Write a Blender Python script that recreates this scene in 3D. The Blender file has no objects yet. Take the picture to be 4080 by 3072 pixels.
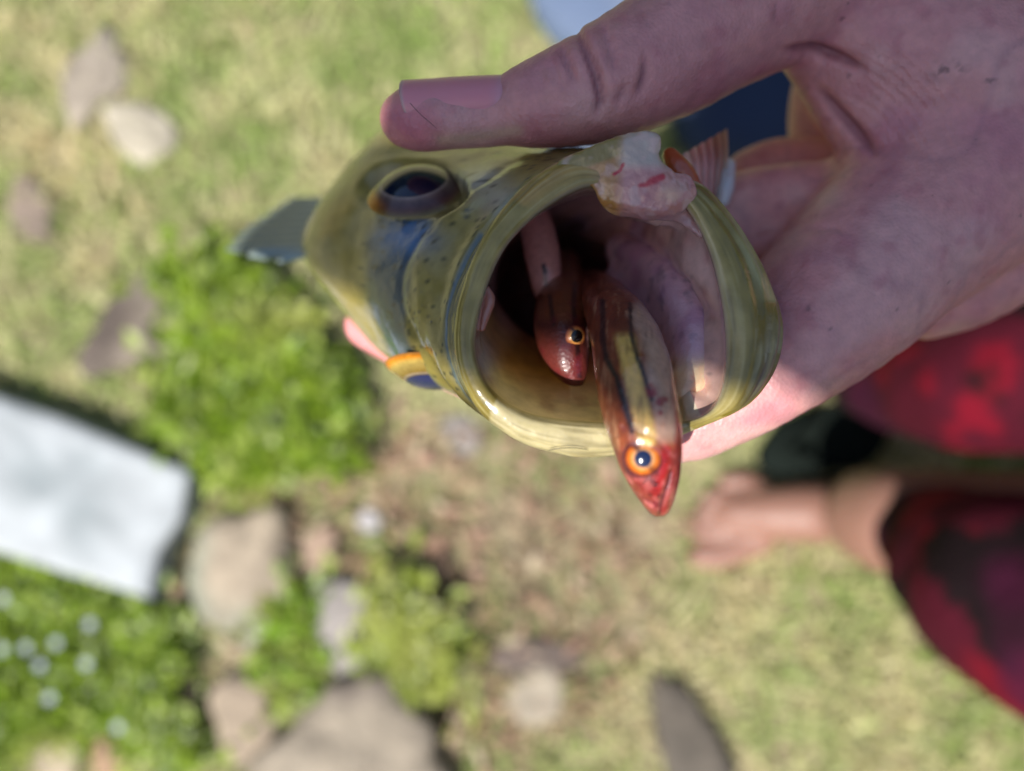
import bpy, math, random
import numpy as np
from mathutils import Vector, Matrix

rng = np.random.default_rng(7)
random.seed(7)
scene = bpy.context.scene
COL = scene.collection

# ---------------------------------------------------------------- camera
CAM_H = 0.77
TILT = math.radians(8)
cam_d = bpy.data.cameras.new('camera')
cam_d.sensor_width = 36.0
cam_d.lens = 25.0                      # frame is 1.44 x distance wide
cam_d.clip_start = 0.01
cam_d.clip_end = 400
cam_d.dof.use_dof = True
cam_d.dof.focus_distance = 0.156
cam_d.dof.aperture_fstop = 4.3
cam = bpy.data.objects.new('camera', cam_d)
COL.objects.link(cam)
cam.location = (0, 0, CAM_H)
cam.rotation_euler = (TILT, 0, 0)
scene.camera = cam
CM = Matrix.Translation((0, 0, CAM_H)) @ Matrix.Rotation(TILT, 4, 'X')
CMn = np.array(CM)

# ---------------------------------------------------------------- sky and sun
SUN_C = np.array([-0.38, -0.38, 1.0])   # towards the sun, in the camera's frame
sun_w = (CM.to_3x3() @ Vector(SUN_C)).normalized()
elev = math.asin(sun_w.z)
azim = math.atan2(sun_w.x, sun_w.y)
world = bpy.data.worlds.new('World')
scene.world = world
world.use_nodes = True
wn = world.node_tree
sky = wn.nodes.new('ShaderNodeTexSky')
sky.sky_type = 'NISHITA'
sky.sun_disc = False
sky.dust_density = 1.0
sky.sun_elevation = elev
sky.sun_rotation = azim
bg = wn.nodes['Background']
bg.inputs['Strength'].default_value = 0.1
wn.links.new(sky.outputs[0], bg.inputs[0])
sun_d = bpy.data.lights.new('sun', 'SUN')
sun_d.energy = 4.8
sun_d.angle = math.radians(0.5)
sun_d.color = (1.0, 0.95, 0.88)
sun = bpy.data.objects.new('sun', sun_d)
COL.objects.link(sun)
sun.rotation_euler = sun_w.to_track_quat('Z', 'Y').to_euler()
sun.location = (-2, -2, 6)
vs = scene.view_settings
vs.view_transform = 'Standard'
vs.look = 'None'
vs.exposure = 0.5
vs.gamma = 1.0
vs.use_curve_mapping = False
scene.cycles.use_denoising = True
scene.cycles.max_bounces = 8

# ---------------------------------------------------------------- helpers
W = 4080.0
K144 = 1.44

def C3(px, py, D):
    """photo direction + distance (cm along the view axis) -> camera frame, cm"""
    return np.array([(px - 2040.0) / W * K144 * D, (1536.0 - py) / W * K144 * D, -D], float)

def to_px(V):
    D = -V[:, 2]
    return V[:, 0] / D / K144 * W + 2040.0, 1536.0 - V[:, 1] / D / K144 * W, D

def to_world(V):
    return (V / 100.0) @ CMn[:3, :3].T + CMn[:3, 3]

def ground(px, py, z=0.0):
    d = CM.to_3x3() @ Vector(C3(px, py, 1.0))
    o = Vector((0, 0, CAM_H))
    t = (z - o.z) / d.z
    p = o + d * t
    return np.array([p.x, p.y])

def lin(r, g, b):
    f = lambda c: (c / 255 / 12.92) if c / 255 <= 0.04045 else ((c / 255 + 0.055) / 1.055) ** 2.4
    return np.array([f(r), f(g), f(b)])

def vnoise(P, scale, seed=0, octaves=3):
    """cheap smooth value noise in 3-D, -1..1"""
    out = np.zeros(len(P)); amp = 1.0; tot = 0
    for o in range(octaves):
        Q = P * scale * (2 ** o) + 17.3 * (seed + o)
        I = np.floor(Q).astype(np.int64); F = Q - I
        F = F * F * (3 - 2 * F)
        def h(i, j, k):
            n = (i * 73856093) ^ (j * 19349663) ^ (k * 83492791) ^ (seed * 2654435 + o * 97)
            n = (n ^ (n >> 13)) * 1274126177
            n = n ^ (n >> 16)
            return (n & 0xFFFF) / 32767.5 - 1
        r = 0
        for a in (0, 1):
            for b in (0, 1):
                for c in (0, 1):
                    w = (F[:, 0] if a else 1 - F[:, 0]) * (F[:, 1] if b else 1 - F[:, 1]) * (F[:, 2] if c else 1 - F[:, 2])
                    r = r + w * h(I[:, 0] + a, I[:, 1] + b, I[:, 2] + c)
        out += r * amp; tot += amp; amp *= 0.5
    return out / tot

def pl_dist(px, py, pts):
    """distance of pixels to a polyline, and parameter 0..1 along it"""
    best = np.full(len(px), 1e9); par = np.zeros(len(px)); n = len(pts) - 1
    for i in range(n):
        ax, ay = pts[i]; bx, by = pts[i + 1]
        vx, vy = bx - ax, by - ay
        t = np.clip(((px - ax) * vx + (py - ay) * vy) / (vx * vx + vy * vy + 1e-9), 0, 1)
        d = np.hypot(px - ax - t * vx, py - ay - t * vy)
        m = d < best
        best[m] = d[m]; par[m] = (i + t[m]) / n
    return best, par

def sstep(a, b, x):
    t = np.clip((x - a) / (b - a), 0, 1)
    return t * t * (3 - 2 * t)

def blend(col, rgb, w):
    w = np.clip(w, 0, 1)[:, None]
    col[:] = col * (1 - w) + np.asarray(rgb)[None, :] * w

def in_poly(px, py, poly):
    inside = np.zeros(len(px), bool); n = len(poly)
    for i in range(n):
        x1, y1 = poly[i]; x2, y2 = poly[(i + 1) % n]
        c = ((y1 > py) != (y2 > py)) & (px < (x2 - x1) * (py - y1) / (y2 - y1 + 1e-12) + x1)
        inside ^= c
    return inside

def catmull(P, sub, closed=False):
    P = np.asarray(P, float); n = len(P); out = []
    segs = n if closed else n - 1
    for i in range(segs):
        if closed:
            p0, p1, p2, p3 = P[i - 1], P[i], P[(i + 1) % n], P[(i + 2) % n]
        else:
            p1, p2 = P[i], P[i + 1]
            p0 = P[i - 1] if i > 0 else 2 * p1 - p2
            p3 = P[i + 2] if i + 2 < n else 2 * p2 - p1
        for k in range(sub):
            t = k / sub
            out.append(0.5 * (2 * p1 + (p2 - p0) * t + (2 * p0 - 5 * p1 + 4 * p2 - p3) * t * t + (3 * p1 - p0 - 3 * p2 + p3) * t ** 3))
    if not closed:
        out.append(P[-1])
    return np.array(out)

def mesh(name, V, F, mat, parent=None, col=None, smooth=True, alpha=None):
    """V in metres, world; F an (n,3|4) array"""
    V = np.asarray(V, np.float64); F = np.asarray(F, np.int32)
    me = bpy.data.meshes.new(name)
    nv, nf, k = len(V), len(F), F.shape[1]
    me.vertices.add(nv); me.vertices.foreach_set('co', V.astype(np.float32).ravel())
    me.loops.add(nf * k); me.loops.foreach_set('vertex_index', F.ravel())
    me.polygons.add(nf)
    me.polygons.foreach_set('loop_start', np.arange(0, nf * k, k, dtype=np.int32))
    me.polygons.foreach_set('loop_total', np.full(nf, k, np.int32))
    me.polygons.foreach_set('use_smooth', np.full(nf, smooth))
    me.update(calc_edges=True)
    if col is not None:
        at = me.color_attributes.new('Col', 'FLOAT_COLOR', 'POINT')
        at.data.foreach_set('color', np.concatenate([np.clip(col, 0, 1), np.ones((nv, 1)) if alpha is None else alpha[:, None]], 1).astype(np.float32).ravel())
    me.materials.append(mat)
    me.validate()
    o = bpy.data.objects.new(name, me)
    COL.objects.link(o)
    if parent is not None:
        attach(o, parent)
    return o

def attach(o, parent):
    bpy.context.view_layer.update()
    o.parent = parent
    o.matrix_parent_inverse = parent.matrix_world.inverted()

def empty(name, loc):
    o = bpy.data.objects.new(name, None)
    o.empty_display_size = 0.02
    COL.objects.link(o); o.location = loc
    bpy.context.view_layer.update()
    return o

def tag(o, label, cat, group=None):
    o['label'] = label; o['category'] = cat
    if group: o['group'] = group
    return o

def struct(o):
    o['kind'] = 'structure'; return o

def grid_faces(rows, cols, wrap=True, base=0):
    r = np.arange(rows - 1)[:, None]; c = np.arange(cols if wrap else cols - 1)[None, :]
    a = r * cols + c; b = r * cols + (c + 1) % cols
    return np.stack([a, b, b + cols, a + cols], -1).reshape(-1, 4) + base

# ---- union of tapered limbs, grown as one continuous skin (surface nets on a distance field)
def limb_field(chains, h, k, pad=0.6, sub=4):
    PP = [catmull(np.array(ch, float), sub) for ch in chains]
    allp = np.concatenate(PP)
    lo = (allp[:, :3] - allp[:, 3:]).min(0) - pad
    hi = (allp[:, :3] + allp[:, 3:]).max(0) + pad
    n = np.ceil((hi - lo) / h).astype(int) + 1
    BIG = 3.0 * k + 4 * h
    S = np.full(n, BIG, np.float32)
    ax = [(lo[i] + np.arange(n[i]) * h).astype(np.float32) for i in range(3)]
    m = 1.2 * k + 3 * h
    for P in PP:
        c0 = np.maximum((((P[:, :3] - P[:, 3:]).min(0) - m - lo) / h).astype(int), 0)
        c1 = np.minimum((((P[:, :3] + P[:, 3:]).max(0) + m - lo) / h).astype(int) + 2, n)
        T = np.full(c1 - c0, BIG, np.float32)
        for q in range(len(P) - 1):
            a, b, ra, rb = P[q, :3], P[q + 1, :3], P[q, 3], P[q + 1, 3]
            i0 = np.maximum(((np.minimum(a - ra, b - rb) - m - lo) / h).astype(int), c0)
            i1 = np.minimum(((np.maximum(a + ra, b + rb) + m - lo) / h).astype(int) + 2, c1)
            X = ax[0][i0[0]:i1[0], None, None]; Y = ax[1][None, i0[1]:i1[1], None]; Z = ax[2][None, None, i0[2]:i1[2]]
            ba = b - a; L = float(ba @ ba) + 1e-9
            t = np.clip(((X - a[0]) * ba[0] + (Y - a[1]) * ba[1] + (Z - a[2]) * ba[2]) / L, 0, 1)
            d = np.sqrt((X - a[0] - t * ba[0]) ** 2 + (Y - a[1] - t * ba[1]) ** 2 + (Z - a[2] - t * ba[2]) ** 2) - (ra + t * (rb - ra))
            sl = tuple(slice(i0[e] - c0[e], i1[e] - c0[e]) for e in range(3))
            T[sl] = np.minimum(T[sl], d)
        sl = tuple(slice(c0[e], c1[e]) for e in range(3))
        hh = np.maximum(k - np.abs(S[sl] - T), 0) / k
        S[sl] = np.minimum(S[sl], T) - hh * hh * k * 0.25
    return S, lo

def surface_nets(S, lo, h):
    n = np.array(S.shape)
    ins = S < 0
    c = np.zeros(n - 1, np.int8)
    for dx in (0, 1):
        for dy in (0, 1):
            for dz in (0, 1):
                c += ins[dx:n[0] - 1 + dx, dy:n[1] - 1 + dy, dz:n[2] - 1 + dz]
    act = (c > 0) & (c < 8)
    idx = np.argwhere(act)
    ids = np.full(n - 1, -1, np.int64); ids[act] = np.arange(len(idx))
    acc = np.zeros((len(idx), 3)); cnt = np.zeros(len(idx))
    corners = [(x, y, z) for x in (0, 1) for y in (0, 1) for z in (0, 1)]
    for i, p in enumerate(corners):
        for j, q in enumerate(corners):
            if j <= i or sum(abs(p[k] - q[k]) for k in range(3)) != 1: continue
            sa = S[idx[:, 0] + p[0], idx[:, 1] + p[1], idx[:, 2] + p[2]]
            sb = S[idx[:, 0] + q[0], idx[:, 1] + q[1], idx[:, 2] + q[2]]
            m = (sa < 0) != (sb < 0)
            t = sa[m] / (sa[m] - sb[m])
            acc[m] += np.array(p)[None] + t[:, None] * (np.array(q) - np.array(p))[None]
            cnt[m] += 1
    V = lo + h * (idx + acc / cnt[:, None])
    faces = []
    for axis in range(3):
        u, v = (axis + 1) % 3, (axis + 2) % 3
        sl0 = [slice(1, -1)] * 3; sl1 = [slice(1, -1)] * 3
        sl0[axis] = slice(0, -1); sl1[axis] = slice(1, None)
        a = ins[tuple(sl0)]; b = ins[tuple(sl1)]
        e = np.argwhere(a != b)
        off = np.array([1, 1, 1]); off[axis] = 0
        P = e + off
        flip = a[tuple(e.T)]
        def cell(du, dv):
            Q = P.copy(); Q[:, u] -= du; Q[:, v] -= dv
            return ids[tuple(Q.T)]
        q = np.stack([cell(1, 1), cell(0, 1), cell(0, 0), cell(1, 0)], -1)
        q[~flip] = q[~flip][:, ::-1]
        faces.append(q)
    F = np.concatenate(faces)
    return V, F[(F >= 0).all(1)]

def smooth_mesh(V, F, it, lam=0.5):
    E = np.unique(np.sort(np.concatenate([F[:, [i, (i + 1) % F.shape[1]]] for i in range(F.shape[1])]), 1), axis=0)
    for _ in range(it):
        acc = np.zeros_like(V); cnt = np.zeros(len(V))
        for k in range(3):
            acc[:, k] = np.bincount(E[:, 0], V[E[:, 1], k], len(V)) + np.bincount(E[:, 1], V[E[:, 0], k], len(V))
        cnt = np.bincount(E[:, 0], minlength=len(V)) + np.bincount(E[:, 1], minlength=len(V))
        V = V * (1 - lam) + lam * acc / np.maximum(cnt, 1)[:, None]
    return V

def normals(V, F):
    N = np.zeros_like(V)
    n = np.cross(V[F[:, 2]] - V[F[:, 0]], V[F[:, -1]] - V[F[:, 1]])
    for i in range(F.shape[1]):
        for k in range(3):
            N[:, k] += np.bincount(F[:, i], n[:, k], len(V))
    return N / (np.linalg.norm(N, axis=1, keepdims=True) + 1e-12)

def limbs(chains, h, k, smooth=2, sub=4):
    cs = [[(*C3(p[0], p[1], p[2]), p[3]) for p in ch] for ch in chains]
    S, lo = limb_field(cs, h, k, sub=sub)
    V, F = surface_nets(S, lo, h)
    return smooth_mesh(V, F, smooth), F

# ---------------------------------------------------------------- materials
def material(name, base=None, rough=0.5, coat=0.0, coat_rough=0.08, sss=0.0, sss_r=(1, .35, .2), sss_scale=0.003,
             attr=True, noise=None, bump=None, spec=0.5, translucent=0.0, metallic=0.0, sheen=0.0, coat_ior=1.5):
    """noise: (scale, contrast, dark multiplier)   bump: list of (kind, scale, strength, distance, stretch)"""
    m = bpy.data.materials.new(name); m.use_nodes = True
    nt = m.node_tree; N = nt.nodes; L = nt.links
    p = N['Principled BSDF']
    tc = N.new('ShaderNodeTexCoord')
    if attr:
        a = N.new('ShaderNodeAttribute'); a.attribute_name = 'Col'; src = a.outputs['Color']
    else:
        r = N.new('ShaderNodeRGB'); r.outputs[0].default_value = (*base, 1); src = r.outputs[0]
    if noise:
        t = N.new('ShaderNodeTexNoise'); t.inputs['Scale'].default_value = noise[0]; t.inputs['Detail'].default_value = 6
        L.new(tc.outputs['Object'], t.inputs['Vector'])
        mr = N.new('ShaderNodeMapRange'); mr.inputs[1].default_value = 0.5 - noise[1]; mr.inputs[2].default_value = 0.5 + noise[1]
        mr.inputs[3].default_value = noise[2]; mr.inputs[4].default_value = 2 - noise[2]
        L.new(t.outputs[0], mr.inputs[0])
        mx = N.new('ShaderNodeVectorMath'); mx.operation = 'MULTIPLY'
        L.new(src, mx.inputs[0]); L.new(mr.outputs[0], mx.inputs[1]); src = mx.outputs[0]
    L.new(src, p.inputs['Base Color'])
    p.inputs['Roughness'].default_value = rough
    p.inputs['Specular IOR Level'].default_value = spec
    p.inputs['Metallic'].default_value = metallic
    p.inputs['Coat Weight'].default_value = coat
    p.inputs['Coat Roughness'].default_value = coat_rough
    p.inputs['Coat IOR'].default_value = coat_ior
    p.inputs['Sheen Weight'].default_value = sheen
    if sss:
        p.inputs['Subsurface Weight'].default_value = sss
        p.inputs['Subsurface Radius'].default_value = sss_r
        p.inputs['Subsurface Scale'].default_value = sss_scale
    prev = None
    for (kind, sc, st, dist, stretch) in (bump or []):
        mp = N.new('ShaderNodeMapping'); mp.inputs['Scale'].default_value = stretch
        L.new(tc.outputs['Object'], mp.inputs['Vector'])
        if kind == 'voronoi':
            t = N.new('ShaderNodeTexVoronoi'); t.inputs['Scale'].default_value = sc; o = t.outputs['Distance']
        elif kind == 'wave':
            t = N.new('ShaderNodeTexWave'); t.inputs['Scale'].default_value = sc; t.inputs['Distortion'].default_value = 6
            t.inputs['Detail'].default_value = 3; t.inputs['Detail Scale'].default_value = 2; o = t.outputs['Fac']
        else:
            t = N.new('ShaderNodeTexNoise'); t.inputs['Scale'].default_value = sc; t.inputs['Detail'].default_value = 5; o = t.outputs[0]
        L.new(mp.outputs[0], t.inputs['Vector'])
        b = N.new('ShaderNodeBump'); b.inputs['Strength'].default_value = st; b.inputs['Distance'].default_value = dist
        L.new(o, b.inputs['Height'])
        if prev: L.new(prev, b.inputs['Normal'])
        prev = b.outputs[0]
    if prev:
        L.new(prev, p.inputs['Normal'])
        if coat: L.new(prev, p.inputs['Coat Normal'])
    if translucent:
        tr = N.new('ShaderNodeBsdfTranslucent'); L.new(src, tr.inputs[0])
        mix = N.new('ShaderNodeMixShader'); mix.inputs[0].default_value = abs(translucent)
        if translucent < 0: L.new(a.outputs['Alpha'], mix.inputs[0])
        L.new(p.outputs[0], mix.inputs[1]); L.new(tr.outputs[0], mix.inputs[2])
        L.new(mix.outputs[0], N['Material Output'].inputs[0])
    return m

one = (1, 1, 1)
M_skin = material('skin', rough=0.42, sss=0.3, sss_scale=0.003, noise=(300, .3, .86), spec=0.45,
                  bump=[('voronoi', 1100, .3, .0005, one), ('noise', 420, .3, .0006, (1, .45, 1)), ('noise', 90, .3, .002, one)])
M_bodyskin = material('body_skin', rough=0.5, sss=0.1, noise=(40, .3, .9))
M_nail = material('nail', rough=0.4, coat=0.25, coat_rough=.25, sss=0.3, sss_scale=.002)
M_fish = material('wet_fish_skin', coat_ior=1.6, spec=.3, rough=0.4, coat=1.0, coat_rough=0.05, translucent=-1, sss=0.15, sss_r=(1, .8, .4), sss_scale=0.003, noise=(260, .3, .8),
                  bump=[('noise', 1100, .16, .0005, (1, 1, .5)), ('noise', 150, .25, .0014, (1, 1, .6))])
M_flesh = material('wet_flesh', coat_ior=1.7, rough=0.35, coat=0.9, coat_rough=0.07, sss=0.5, sss_r=(1, .5, .4), sss_scale=0.003,
                   bump=[('noise', 320, .45, .0010, one), ('noise', 900, .3, .0005, one)])
M_prey = material('wet_small_fish_skin', rough=0.36, coat=0.75, coat_rough=0.07, sss=0.3, sss_r=(1, .5, .3), sss_scale=0.002, noise=(700, .3, .8),
                  coat_ior=1.6, bump=[('voronoi', 1300, .2, .0004, one), ('noise', 250, .3, .001, one)])
M_eye = material('eye', rough=0.25, coat=0.35, coat_rough=0.05, noise=(900, .3, .8))
M_pupil = material('pupil', rough=0.08, spec=.5, coat=.8, coat_rough=.03)
M_fin = material('fin', rough=0.35, coat=0.5, translucent=0.35)
M_hair = material('hair', base=(.012, .01, .01), attr=False, rough=.4)
M_cloth = material('shorts_cloth', rough=0.9, spec=.2, bump=[('noise', 60, .3, .01, one)])
M_cloth2 = material('bag_cloth', rough=0.8, bump=[('noise', 60, .3, .006, one)])
M_grass = material('grass', rough=0.55, translucent=0.35)
M_leaf = material('weed_leaf', rough=0.4, translucent=0.45)
M_stone = material('stone', rough=0.85, noise=(38, .25, .72), bump=[('noise', 60, .6, .01, one)])
M_slab = material('slab', rough=0.8, noise=(22, .2, .88), bump=[('noise', 120, .4, .003, one)])
M_flower = material('flower', rough=0.6, translucent=.3)
M_rubber = material('rubber', base=(.009, .013, .011), attr=False, rough=.95, spec=.1, noise=(50, .3, .7))
M_blocker = material('blocker_leaf', rough=0.35, translucent=0.12, noise=(20, .3, .8))

def ground_material():
    m = bpy.data.materials.new('lawn_soil'); m.use_nodes = True
    nt = m.node_tree; N = nt.nodes; L = nt.links; p = N['Principled BSDF']
    tc = N.new('ShaderNodeTexCoord')
    n1 = N.new('ShaderNodeTexNoise'); n1.inputs['Scale'].default_value = 9; n1.inputs['Detail'].default_value = 8
    n2 = N.new('ShaderNodeTexNoise'); n2.inputs['Scale'].default_value = 120; n2.inputs['Detail'].default_value = 4
    r1 = N.new('ShaderNodeValToRGB'); e = r1.color_ramp.elements
    e[0].position = .35; e[0].color = (.20, .25, .08, 1); e[1].position = .62; e[1].color = (.42, .34, .22, 1)
    mx = N.new('ShaderNodeMixRGB'); mx.blend_type = 'MULTIPLY'; mx.inputs[0].default_value = .6
    r2 = N.new('ShaderNodeValToRGB'); r2.color_ramp.elements[0].color = (.35, .35, .35, 1); r2.color_ramp.elements[0].position = .35
    for n in (n1, n2): L.new(tc.outputs['Object'], n.inputs['Vector'])
    L.new(n1.outputs[0], r1.inputs[0]); L.new(n2.outputs[0], r2.inputs[0])
    L.new(r1.outputs[0], mx.inputs[1]); L.new(r2.outputs[0], mx.inputs[2]); L.new(mx.outputs[0], p.inputs['Base Color'])
    b = N.new('ShaderNodeBump'); b.inputs['Strength'].default_value = .6; b.inputs['Distance'].default_value = .01
    L.new(n2.outputs[0], b.inputs['Height']); L.new(b.outputs[0], p.inputs['Normal'])
    p.inputs['Roughness'].default_value = .95
    return m
M_ground = ground_material()

# ================================================================ the setting
g = 60.0
gx = np.concatenate([[-g, -8, -3], np.linspace(-1.5, 1.5, 61), [3, 8, g]])
GX, GY = np.meshgrid(gx, gx)
gp = np.stack([GX.ravel(), GY.ravel(), np.zeros(GX.size)], 1)
near = (np.abs(gp[:, 0]) < 1.6) & (np.abs(gp[:, 1]) < 1.6)
gp[:, 2] = np.where(near, vnoise(gp, 6, 3) * .008, 0)
lawn = mesh('ground', gp, grid_faces(len(gx), len(gx), wrap=False), M_ground)
struct(lawn)

def world_px(XY, z=0.0):
    """world ground points -> photo coordinates (to lay out colour patches measured on the photo)"""
    P = np.concatenate([XY, np.full((len(XY), 1), z), np.ones((len(XY), 1))], 1) @ np.array(CM.inverted()).T
    D = -P[:, 2]
    return P[:, 0] / D / K144 * W + 2040, 1536 - P[:, 1] / D / K144 * W

ZONES_WEED = [
    [(640, 1080), (850, 1010), (1080, 1200), (1330, 1560), (1380, 1790), (1180, 1860), (900, 1930), (790, 1800), (620, 1640), (690, 1400)],
    [(-200, 2200), (0, 2230), (600, 2420), (700, 2600), (620, 2760), (820, 3060), (520, 3072), (430, 2900), (0, 3000), (-200, 3200)],
    [(1500, 2330), (1620, 2350), (1780, 2500), (1760, 2700), (1640, 2830), (1480, 2600)],
    [(1060, 2380), (1220, 2350), (1260, 2650), (1330, 2800), (1120, 2830), (1030, 2600)],
]
ZONE_DRY = [(1350, 1720), (1700, 1620), (2500, 1800), (2720, 2100), (2600, 2500), (2400, 2900), (2000, 3100), (1700, 2950), (1250, 2900), (700, 2750), (650, 2450), (900, 1980), (1150, 1900)]

def blades(name, XY, hgt, wid, cols, mat, lean=.6):
    n = len(XY)
    th = rng.uniform(0, 2 * np.pi, n); ln = rng.normal(0, lean, n)
    dx, dy = np.cos(th), np.sin(th)
    sx, sy = -dy, dx
    z0 = np.full(n, -.004)
    base = np.stack([XY[:, 0], XY[:, 1], z0], 1)
    side = np.stack([sx, sy, np.zeros(n)], 1) * wid[:, None]
    mid = base + np.stack([dx * ln * hgt * .3, dy * ln * hgt * .3, hgt * .65], 1)
    tip = base + np.stack([dx * ln * hgt, dy * ln * hgt, hgt * np.maximum(.35, 1 - .3 * np.abs(ln))], 1)
    V = np.stack([base - side, base + side, mid - side * .8, mid + side * .8, tip], 1).reshape(-1, 3)
    i = np.arange(n)[:, None] * 5
    F = np.concatenate([i + np.array([[0, 1, 3]]), i + np.array([[0, 3, 2]]), i + np.array([[2, 3, 4]])])
    return mesh(name, V, F, mat, col=np.repeat(cols, 5, 0))

def lawn_grass():
    n = 95000
    XY = np.stack([rng.uniform(-.95, .95, n), rng.uniform(-.75, .95, n)], 1)
    px, py = world_px(XY)
    P3 = np.concatenate([XY, np.zeros((n, 1))], 1)
    a = vnoise(P3, 22, 5, 3) * 1.5; b = vnoise(P3, 8, 9, 3) * 1.3
    green = lin(158, 184, 96); pale = lin(222, 220, 166); straw = lin(236, 220, 178); brown = lin(196, 156, 134)
    col = np.tile(green, (n, 1))
    blend(col, pale, sstep(-.5, .5, a + rng.normal(0, .3, n)))
    blend(col, straw, sstep(.05, .75, b * .9 + a * .4 + rng.normal(0, .35, n)) * .9)
    jx, jy = rng.normal(0, 60, n), rng.normal(0, 60, n)
    dry = in_poly(px + jx, py + jy, ZONE_DRY)
    # bare, dry patch in the middle: mostly dead brown litter
    blend(col, brown, np.where(dry, .8 + .5 * vnoise(P3, 20, 11, 2), 0))
    blend(col, lin(96, 76, 60), np.where(dry, sstep(.1, .5, vnoise(P3, 16, 13, 2)) * .7, 0))
    blend(col, straw * .85, np.where(dry & (rng.random(n) < .35), .8, 0))
    keep = np.ones(n, bool)
    for z in ZONES_WEED: keep &= ~(in_poly(px + jx, py + jy, z) & (rng.random(n) < .75))
    keep &= ~(dry & (rng.random(n) < .3))
    col *= rng.uniform(.7, 1.15, (n, 1))
    h = rng.uniform(.010, .028, n); h[dry] *= .6
    o = blades('grass', XY[keep], h[keep], rng.uniform(.0012, .0024, n)[keep], col[keep], M_grass, lean=1.0)
    o['kind'] = 'stuff'
    tag(o, 'short pale green lawn grass mixed with dry straw', 'grass')
lawn_grass()

def weed(zone, n, label, zmax, colours, size):
    poly = np.array(zone); lo, hi = poly.min(0), poly.max(0)
    pts = []
    while len(pts) < n:
        q = rng.uniform(lo, hi, (n, 2))
        q = q[in_poly(q[:, 0], q[:, 1], zone)]
        q = q[vnoise(np.concatenate([q / 100.0, np.zeros((len(q), 1))], 1), .75, 8, 2) > rng.uniform(-.75, .12, len(q))]
        pts += list(q)
    pts = np.array(pts[:n]); pts = pts + rng.normal(0, 1, pts.shape) * rng.choice([10, 26, 75], n)[:, None]
    XY = np.array([ground(*p, zmax * .75) for p in pts])
    c0 = XY.mean(0)
    root = empty('weed_plant', (c0[0], c0[1], 0))
    # each leaf: a folded, pointed blade of 6 faces
    up = rng.uniform(.15, 1.0, n) ** .7
    z = zmax * up * (0.7 + .3 * vnoise(np.concatenate([XY, np.zeros((n, 1))], 1), 18, 4, 2))
    th = rng.uniform(0, 2 * np.pi, n); pit = rng.uniform(-.3, .9, n)
    d = np.stack([np.cos(th) * np.cos(pit), np.sin(th) * np.cos(pit), np.sin(pit)], 1)
    s = np.stack([-np.sin(th), np.cos(th), np.zeros(n)], 1)
    u = np.cross(d, s)
    L = rng.uniform(.6, 1.3, n)[:, None] * size; w = L * rng.uniform(.2, .34, n)[:, None]
    b = np.concatenate([XY, z[:, None]], 1)
    V = np.stack([b, b + d * L * .4 + s * w + u * w * .35, b + d * L * .45, b + d * L * .4 - s * w + u * w * .35, b + d * L - u * L * .15], 1)
    i = np.arange(n)[:, None] * 5
    F = np.concatenate([i + np.array([[0, 1, 2]]), i + np.array([[0, 2, 3]]), i + np.array([[1, 4, 2]]), i + np.array([[2, 4, 3]])])
    cs = np.array(colours)[rng.integers(0, len(colours), n)] * rng.uniform(.6, 1.2, (n, 1))
    blend(cs, lin(190, 190, 110), sstep(.0, .5, vnoise(np.concatenate([XY, np.zeros((n, 1))], 1), 16, 14, 2)) * .6)
    f = mesh('foliage', V.reshape(-1, 3), F, M_leaf, root, np.repeat(cs, 5, 0)); f['kind'] = 'stuff'
    # stems
    m = min(60, n // 20); SV = []; SF = []
    for q in range(m):
        p = XY[q]; zz = z[q]; k = len(SV)
        for zc, r in ((-.003, .0016), (zz, .0009)):
            for a in range(4):
                SV.append((p[0] + r * math.cos(a * 1.57), p[1] + r * math.sin(a * 1.57), zc))
        SF += [(k + a, k + (a + 1) % 4, k + 4 + (a + 1) % 4, k + 4 + a) for a in range(4)]
    st = mesh('stem', SV, SF, M_leaf, root, np.tile(lin(110, 150, 40), (len(SV), 1))); st['kind'] = 'stuff'
    return tag(root, label, 'plant')

GR = [lin(150, 178, 50), lin(126, 158, 30), lin(176, 196, 92), lin(104, 128, 34)]
weed(ZONES_WEED[0], 3200, 'tall bright green weed clump beside the grey wedge stone and white slab', .075, GR, .022)
weed(ZONES_WEED[1], 4200, 'bright green weed patch with small white flowers below the white slab', .045, GR, .016)
weed(ZONES_WEED[2], 1000, 'small upright green weed right beside the big bottom boulder', .06, GR, .02)
weed(ZONES_WEED[3], 900, 'loose yellow-green weed between the cream stone and the lilac-grey stone', .04, [lin(140, 180, 50), lin(160, 180, 80), lin(120, 130, 60)], .018)

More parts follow.
